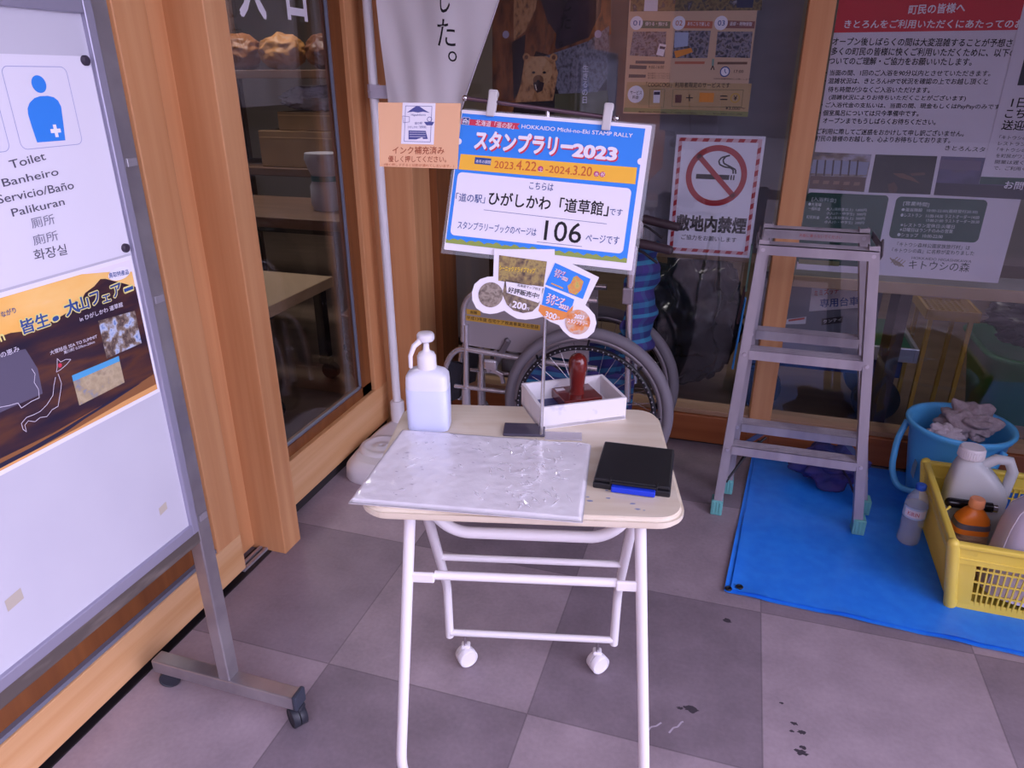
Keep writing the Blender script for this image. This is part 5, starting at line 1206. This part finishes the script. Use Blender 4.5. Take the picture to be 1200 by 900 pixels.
bo = thing('basin', 'white translucent plastic basin turned on its side, filling the front right of the crate', 'basin', tuple(BO))
Rb = Matrix.Translation((.915, 1.972, .185)) @ Matrix.Rotation(math.radians(6), 4, 'Y') @ Matrix.Rotation(math.radians(-5), 4, 'X')
MB().loft([(-.145, .128, .078, 3.2), (-.13, .128, .078, 3.2), (.05, .126, .077, 3.2), (.10, .118, .073, 3.0), (.125, .1, .062, 2.8), (.138, .07, .042, 2.6), (.142, .035, .028, 2.3), (.142, .001, .001, 2)], Rb, 64, 0, False).build('basin_body', mat('milky basin plastic', '#cdc6dc', .25, sss=.25), bo)
rb2 = MB()
for a in (0.6, 1.6, 2.55, 3.5, 4.7, 5.7):
    c_, s__ = math.cos(a), math.sin(a)
    def se(rx, ry, e=3.0): return rx * math.copysign(abs(c_) ** (2 / e), c_), ry * math.copysign(abs(s__) ** (2 / e), s__)
    rb2.tube([Rb @ V3(*se(.1285, .0785, 3.2), -.12), Rb @ V3(*se(.1265, .0775, 3.2), .05), Rb @ V3(*se(.1185, .0735), .10), Rb @ V3(*se(.1005, .0625, 2.8), .1255)], .0016, 6)
rb2.build('moulded_rib', mat('pale rib', '#ded8e8', .3), bo)

# ================================================================== water bottle
WB = Oz(1063, 634, TOPZ)
wbt = thing('water_bottle', 'clear plastic water bottle with a blue cap and red-lettered label, beside the yellow crate', 'bottle', tuple(WB))
PET = mat('clear bottle plastic', '#dfe8f4', .05, alpha=.28)
MB().loft([(0, .026, .026), (.004, .031, .031), (.012, .0325, .0325), (.03, .0325, .0325), (.034, .0312, .0312), (.06, .0312, .0312), (.064, .0325, .0325), (.10, .0325, .0325), (.142, .0325, .0325), (.158, .030, .030), (.178, .020, .020), (.188, .0135, .0135), (.196, .0125, .0125)], Matrix.Translation(WB), 40).build('bottle_body', PET, wbt)
MB().loft([(.004, .028, .028), (.10, .0305, .0305), (.142, .0305, .0305)], Matrix.Translation(WB), 32).build('water', mat('water', '#c4d8f0', .05, alpha=.22), wbt)
MB().loft([(.192, .0145, .0145), (.194, .0155, .0155), (.207, .0152, .0152), (.209, .013, .013)], Matrix.Translation(WB), 28).build('cap', mat('dark blue cap', '#1c4fae', .4), wbt)
lb = MB().loft([(.098, .0329, .0329), (.136, .0329, .0329)], Matrix.Translation(WB), 40, 0, False, False).build('label', mat('label film', '#b8cfe6', .35), wbt)
def wrap(txt, z, h, a0, a1, m, bold):
    vs, fs = glyphs(txt, bold); x0 = min(p[0] for p in vs); x1 = max(p[0] for p in vs); y0 = min(p[1] for p in vs); y1 = max(p[1] for p in vs); out_ = []
    for x, y in vs:
        a = a0 + (a1 - a0) * (x - x0) / (x1 - x0); out_.append(WB + V3(.0333 * math.cos(a), .0333 * math.sin(a), z + h * (y - y0) / (y1 - y0)))
    k = MB(); k.add(out_, fs); k.build('lettering', m, lb)
wf = MB(); n_ = 20
A_ = [-2.75 + 2.0 * i / n_ for i in range(n_ + 1)]
wf.add([WB + V3(.0331 * math.cos(a), .0331 * math.sin(a), z) for z in (.104, .130) for a in A_], [(i, i + 1, i + n_ + 2, i + n_ + 1) for i in range(n_)]); wf.build('white_field', PAPER, lb)
wrap('KIRIN', .110, .013, -2.4, -1.4, flat('#c02030'), 1.6)
# ================================================================== inside, seen through the glass
DW = mat('dark table wood', '#5c4334', .5, col2='#6d5040', scale=(3, 20, 20)); CB = mat('brown cardboard', '#8a6a4c', .85, col2='#7d5f44', scale=6); BLS = mat('black steel leg', '#17161a', .4)
BAGM = mat('clear crinkled bag', '#c9c6d2', .12, alpha=.55, bump=.5, bscale=30)
def trolley(name, label, group, x0, x1, y0, y1, z, m):
    t = thing(name, label, 'trolley', ((x0 + x1) / 2, (y0 + y1) / 2, 0), 0, group)
    MB().span((x0, y0, z - .05), (x1, y1, z), .004).build('top_board', m, t)
    for x in (x0 + .05, x1 - .05):
        for y in (y0 + .05, y1 - .05):
            MB().span((x - .022, y - .022, .11), (x + .022, y + .022, z - .05)).build('leg', BLS, t)
            c = MB(); c.box((x, y, .09), (.05, .05, .03)); c.loft([(-.015, .042, .042), (.015, .042, .042)], Matrix.Translation((x + .02, y, .038)) @ Matrix.Rotation(math.pi / 2, 4, 'X'), 20); c.build('caster', BLACKR, t)
    f = MB(); f.span((x0 + .04, y0 + .04, z - .08), (x1 - .04, y0 + .06, z - .05)); f.span((x0 + .04, y1 - .06, z - .08), (x1 - .04, y1 - .04, z - .05)); f.build('under_rail', BLS, t)
    return t
trolley('display_trolley', 'pale wood-topped trolley on black castored legs, nearest behind the left window', None, -2.55, -1.80, 2.35, 2.92, .50, mat('pale board', '#a58a6e', .5))
trolley('display_trolley', 'dark wood-topped trolley on black castored legs, farther back inside the left window', None, -2.75, -1.78, 3.02, 3.62, .74, DW)
def carton(label, c, s, rz=0, m=None):
    t = thing('cardboard_box', label, 'box', tuple(c), rz)
    MB().box((0, 0, s[2] / 2), s, None, .004).build('carton', m or CB, t, False)
    k = MB(); k.box((0, -s[1] / 2 - .0005, s[2] * .82), (s[0] * .98, .001, .006)); k.box((0, 0, s[2] + .0006), (.05, s[1], .001)); k.build('seam', mat('carton tape', '#a8855f', .5), t, False)
    return t
# rack with the cartons and a shelf of parcels above
rk = thing('storage_rack', 'tall brown wooden rack with two shelves inside the left window', 'rack', (-2.55, 3.95, 0))
for z, n_ in ((.84, 'lower'), (1.36, 'upper')): MB().span((-3.1, 3.70, z), (-2.02, 4.15, z + .045), .004).build('shelf_board', DW, rk)
for x in (-3.08, -2.04):
    for y in (3.72, 4.13): MB().span((x - .02, y - .018, -.004), (x + .02, y + .018, 1.95)).build('post', DW, rk)
carton('wide brown cardboard box on the rack inside the left window', (-2.42, 3.93, .886), (.56, .38, .20), .03)
carton('smaller brown box stacked on the wide cardboard box inside the left window', (-2.36, 3.93, 1.0875), (.42, .34, .10), -.03)
bgx = thing('plastic_bag', 'shiny clear plastic bag slumped on the stacked boxes inside the left window', 'bag', (-2.36, 3.92, 1.19)); lump('bag_film', (-2.36, 3.92, 1.255), 1, BAGM, bgx, (.24, .15, .065), 4.4, .3, -.064, 2.6)
for i, (x, c, t_) in enumerate(((-2.86, '#7a4a22', 'brown'), (-2.58, '#9a6a38', 'tan'), (-2.28, '#5a3420', 'dark brown'))):
    b = thing('parcel', '%s wrapped parcel on the high rack shelf inside the left window' % t_, 'parcel', (x, 3.9, 1.406)); lump('wrapping', (x, 3.9, 1.50), 1, mat('parcel ' + t_, c, .5), b, (.13, .11, .095), 2.2 + i, .15, -.093, 1.6)
sb_ = thing('sheer_sack', 'pale translucent sack with a teal tie, standing on the dark trolley inside the left window', 'bag', (-2.02, 3.3, .741))
MB().loft([(.741, .07, .06), (.77, .085, .07), (.86, .08, .07), (.90, .06, .05), (.92, .075, .06), (.99, .10, .08), (1.02, .095, .075)], Matrix.Translation((-2.02, 3.3, 0)), 32).build('sack_body', mat('pale sheer plastic', '#c4c0cc', .3, alpha=.85), sb_); MB().loft([(.885, .072, .06), (.912, .072, .06)], Matrix.Translation((-2.02, 3.3, 0)), 32, 0, False, False).build('tie', mat('teal tie', '#2c6468', .5), sb_)
wk = thing('wicker_basket', 'brown wicker basket topped with a clear bag, on the floor inside the left window', 'basket', (-1.60, 2.98, 0))
b_ = MB(); b_.loft([(-.004, .13, .10, 4), (.02, .14, .11, 4), (.33, .16, .13, 4), (.34, .15, .12, 4), (.03, .13, .10, 4)], Matrix.Translation((-1.585, 2.95, 0)), 40)
for k in range(13): b_.loft([(.03 + k * .024, .1432 + k * .0012, .1132 + k * .0012, 4), (.042 + k * .024, .150 + k * .0012, .120 + k * .0012, 4), (.052 + k * .024, .1432 + k * .0012, .1132 + k * .0012, 4)], Matrix.Translation((-1.585, 2.95, 0)), 40, 0, False, False)
b_.build('basket_body', mat('brown wicker', '#6e4428', .6, col2='#54321e', scale=60), wk); lump('bag_filling', (-1.585, 2.95, .36), 1, BAGM, wk, (.13, .10, .06), 3.3, .3, -.03, 2.6)
chr_ = thing('wooden_chair', 'dark wooden chair with slatted back inside the left window', 'chair', (-1.85, 4.0, 0))
MB().span((-1.98, 3.85, .42), (-1.58, 4.25, .46), .006).build('seat', DW, chr_)
for x in (-1.97, -1.62):
    for y in (3.87, 4.2): MB().span((x, y, -.004), (x + .04, y + .04, .42 if y < 4 else .96)).build('leg', DW, chr_)
for z in (.58, .70, .82, .91): MB().span((-1.93, 4.21, z), (-1.62, 4.23, z + .04), .003).build('back_slat', DW, chr_)
wp_ = thing('standing_board', 'white board standing upright behind the wooden chair inside the left window', 'panel', (-1.8, 4.6, 0)); MB().span((-2.45, 4.60, -.004), (-1.9, 4.63, 1.0), .003).build('board', mat('white board inside', '#d8d4de', .6), wp_); MB().span((-2.48, 4.59, -.004), (-2.45, 4.64, 1.03)).build('edge_post', DW, wp_)
fr_ = thing('white_cabinet', 'pale grey cabinet at the left behind the left window', 'cabinet', (-3.0, 3.4, 0))
MB().span((-3.5, 3.25, -.004), (-2.86, 3.66, 1.20), .006).build('body', mat('pale cabinet', '#8f94a0', .5), fr_); MB().span((-3.48, 3.238, .62), (-2.88, 3.25, 1.18), .003).build('door', mat('pale cabinet door', '#9ba0ac', .5), fr_); MB().span((-2.94, 3.225, .85), (-2.92, 3.238, 1.02), .002).build('handle', CHROME, fr_)
# behind the middle pane: covered stack
cs = thing('sheeted_stack', 'stack under crinkled dark plastic sheeting, behind the glass under the no-smoking sign', 'stack', (-.16, 3.3, 0))
lump('sheeting', (-.16, 3.32, .34), 1, mat('dark crinkled sheeting', '#2a3038', .2, bump=.5, bscale=16), cs, (.22, .2, .31), 6.6, .22, -.335, 2.2)
lw = thing('low_partition', 'low white panel with a black rail behind the glass left of the wheelchair', 'panel', (-1.3, 3.3, 0))
MB().span((-1.75, 3.3, .12), (-1.12, 3.33, .62), .003).build('board', mat('cream partition', '#9c958c', .6), lw); MB().span((-1.76, 3.285, .62), (-1.1, 3.34, .66)).span((-1.14, 3.285, -.004), (-1.1, 3.34, .62)).span((-1.76, 3.285, .08), (-1.1, 3.34, .12)).build('rail', BLS, lw)
bt = thing('broom_box', 'brown carton with blue trim behind the glass left of the wheelchair', 'box', (-.85, 3.2, 0)); MB().span((-1.02, 3.1, -.004), (-.66, 3.4, .80), .005).build('carton', mat('dark carton', '#4a3630', .8), bt); MB().span((-.80, 3.095, .62), (-.74, 3.10, .80)).build('blue_trim', mat('blue trim', '#1e3a8c', .5), bt)
# behind the right pane: hand cart with its sign
hc = thing('hand_cart', 'grey hand cart with a white sign and green tray, behind the glass through the ladder', 'cart', (.45, 3.2, 0))
YC = 3.10
P0 = Oy(905, 318, YC); P1 = Oy(1040, 320, YC); P2 = Oy(1040, 396, YC); P3 = Oy(903, 396, YC)
cartg = mat('grey cart board', '#6a6e7c', .5)
MB().span((.14, YC, P2.z), (P1.x, YC + .03, P0.z), .003).build('back_board', cartg, hc)
MB().span((.10, YC - .02, .30), (.75, YC + .42, .345), .006).build('deck', mat('green cart tray', '#14543a', .35), hc)
MB().span((.10, YC - .035, .30), (.75, YC - .02, .36), .003).span((.75, YC - .035, .30), (.765, YC + .42, .36), .003).build('tray_lip', mat('silver grey lip', '#b4b4c2', .3, .5), hc)
MB().span((.12, YC - .01, .22), (.72, YC + .4, .30), .004).build('undertray', mat('dark blue undertray', '#1b2c66', .5), hc)
for x in (.18, .66):
    for y in (YC + .05, YC + .34):
        MB().loft([(-.018, .095, .095), (.018, .095, .095)], Matrix.Translation((x, y, .092)) @ Matrix.Rotation(math.pi / 2, 4, 'X'), 28).span((x - .02, y - .024, .09), (x + .02, y + .024, .225)).build('wheel', BLACKR, hc)
MB().span((.14, YC + .005, .345), (.17, YC + .025, P0.z)).span((.66, YC + .005, .345), (.69, YC + .025, P0.z)).build('post', cartg, hc)
pn = Panel(hc, (0, YC - .001, 0), (1, 0, 0), (0, 0, 1)); A = pn.at
pn.poly('name_sign', PAPER, [A(952, 333), A(1018, 328), A(1016, 360), A(948, 365)], 1)
pn.ptext('name_sign', flat('#c02434'), 'ミミズッチ', (954.5, 347), (983, 343.5), 6.5, 2, 1); pn.ptext('name_sign', flat('#1c4a9c'), '専用台車', (961, 360.5), (1006, 357.5), 10, 2, 1)
pn.poly('name_sign', INK, [A(963, 373.5), A(988, 370.5), A(987, 378), A(962.5, 381)], 1); pn.ptext('name_sign', PAPER, 'クンティ', (965, 379), (986, 376), 4, 2, .8)
pn.poly('name_sign', PAPER, [A(922, 374), A(945, 371), A(944, 379.5), A(921, 380)], 1); pn.poly('name_sign', flat('#c0301c'), [A(924, 374.6), A(943, 372), A(942.6, 374.2), A(924, 376.8)], 2)
pn.build()
yb = thing('mesh_rack', 'dull yellow mesh rack standing below the shelf board behind the right glass', 'basket', (.87, 3.28, 0))
q_ = MB(); x0, x1, y0, y1 = .78, .965, 3.14, 3.42
for i in range(9): q_.bar((x0 + (x1 - x0) * i / 8, y0, .48), (x0 + (x1 - x0) * i / 8, y1, .48), .008, .006)
for i in range(12): q_.bar((x0, y0 + (y1 - y0) * i / 11, .48), (x1, y0 + (y1 - y0) * i / 11, .48), .008, .006)
q_.bar((x0, y0, .49), (x1, y0, .49), .012, .04); q_.bar((x0, y1, .49), (x1, y1, .49), .012, .04); q_.bar((x0, y0, .49), (x0, y1, .49), .012, .04, (0, 0, 1)); q_.bar((x1, y0, .49), (x1, y1, .49), .012, .04, (0, 0, 1))
for x in (x0 + .02, x1 - .02):
    for y in (y0 + .02, y1 - .02): q_.span((x - .008, y - .008, -.004), (x + .008, y + .008, .48))
q_.build('mesh_body', mat('dull yellow plastic', '#b08c3c', .5), yb)
gt = thing('green_trough', 'deep green plastic trough on the floor behind the right glass', 'trough', (1.38, 3.25, 0))
MB().loft([(-.004, .30, .20, 5), (.34, .36, .25, 5), (.36, .38, .27, 5), (.362, .35, .245, 5), (.05, .29, .19, 5)], Matrix.Translation((1.375, 3.27, 0)), 56).build('trough_body', mat('deep green plastic', '#136b35', .35), gt)
db = thing('black_sack', 'black bulging sack lying on the green trough behind the right glass', 'sack', (1.31, 3.25, .362)); lump('sack_body', (1.31, 3.25, .47), 1, mat('black sack plastic', '#121115', .3), db, (.26, .15, .11), 9.1, .3, -.105)
br_ = thing('brown_carton', 'small open brown carton on the floor behind the right glass', 'box', (1.05, 2.9, 0)); MB().span((.98, 2.815, -.004), (1.22, 2.93, .14), .004).build('carton', CB, br_)
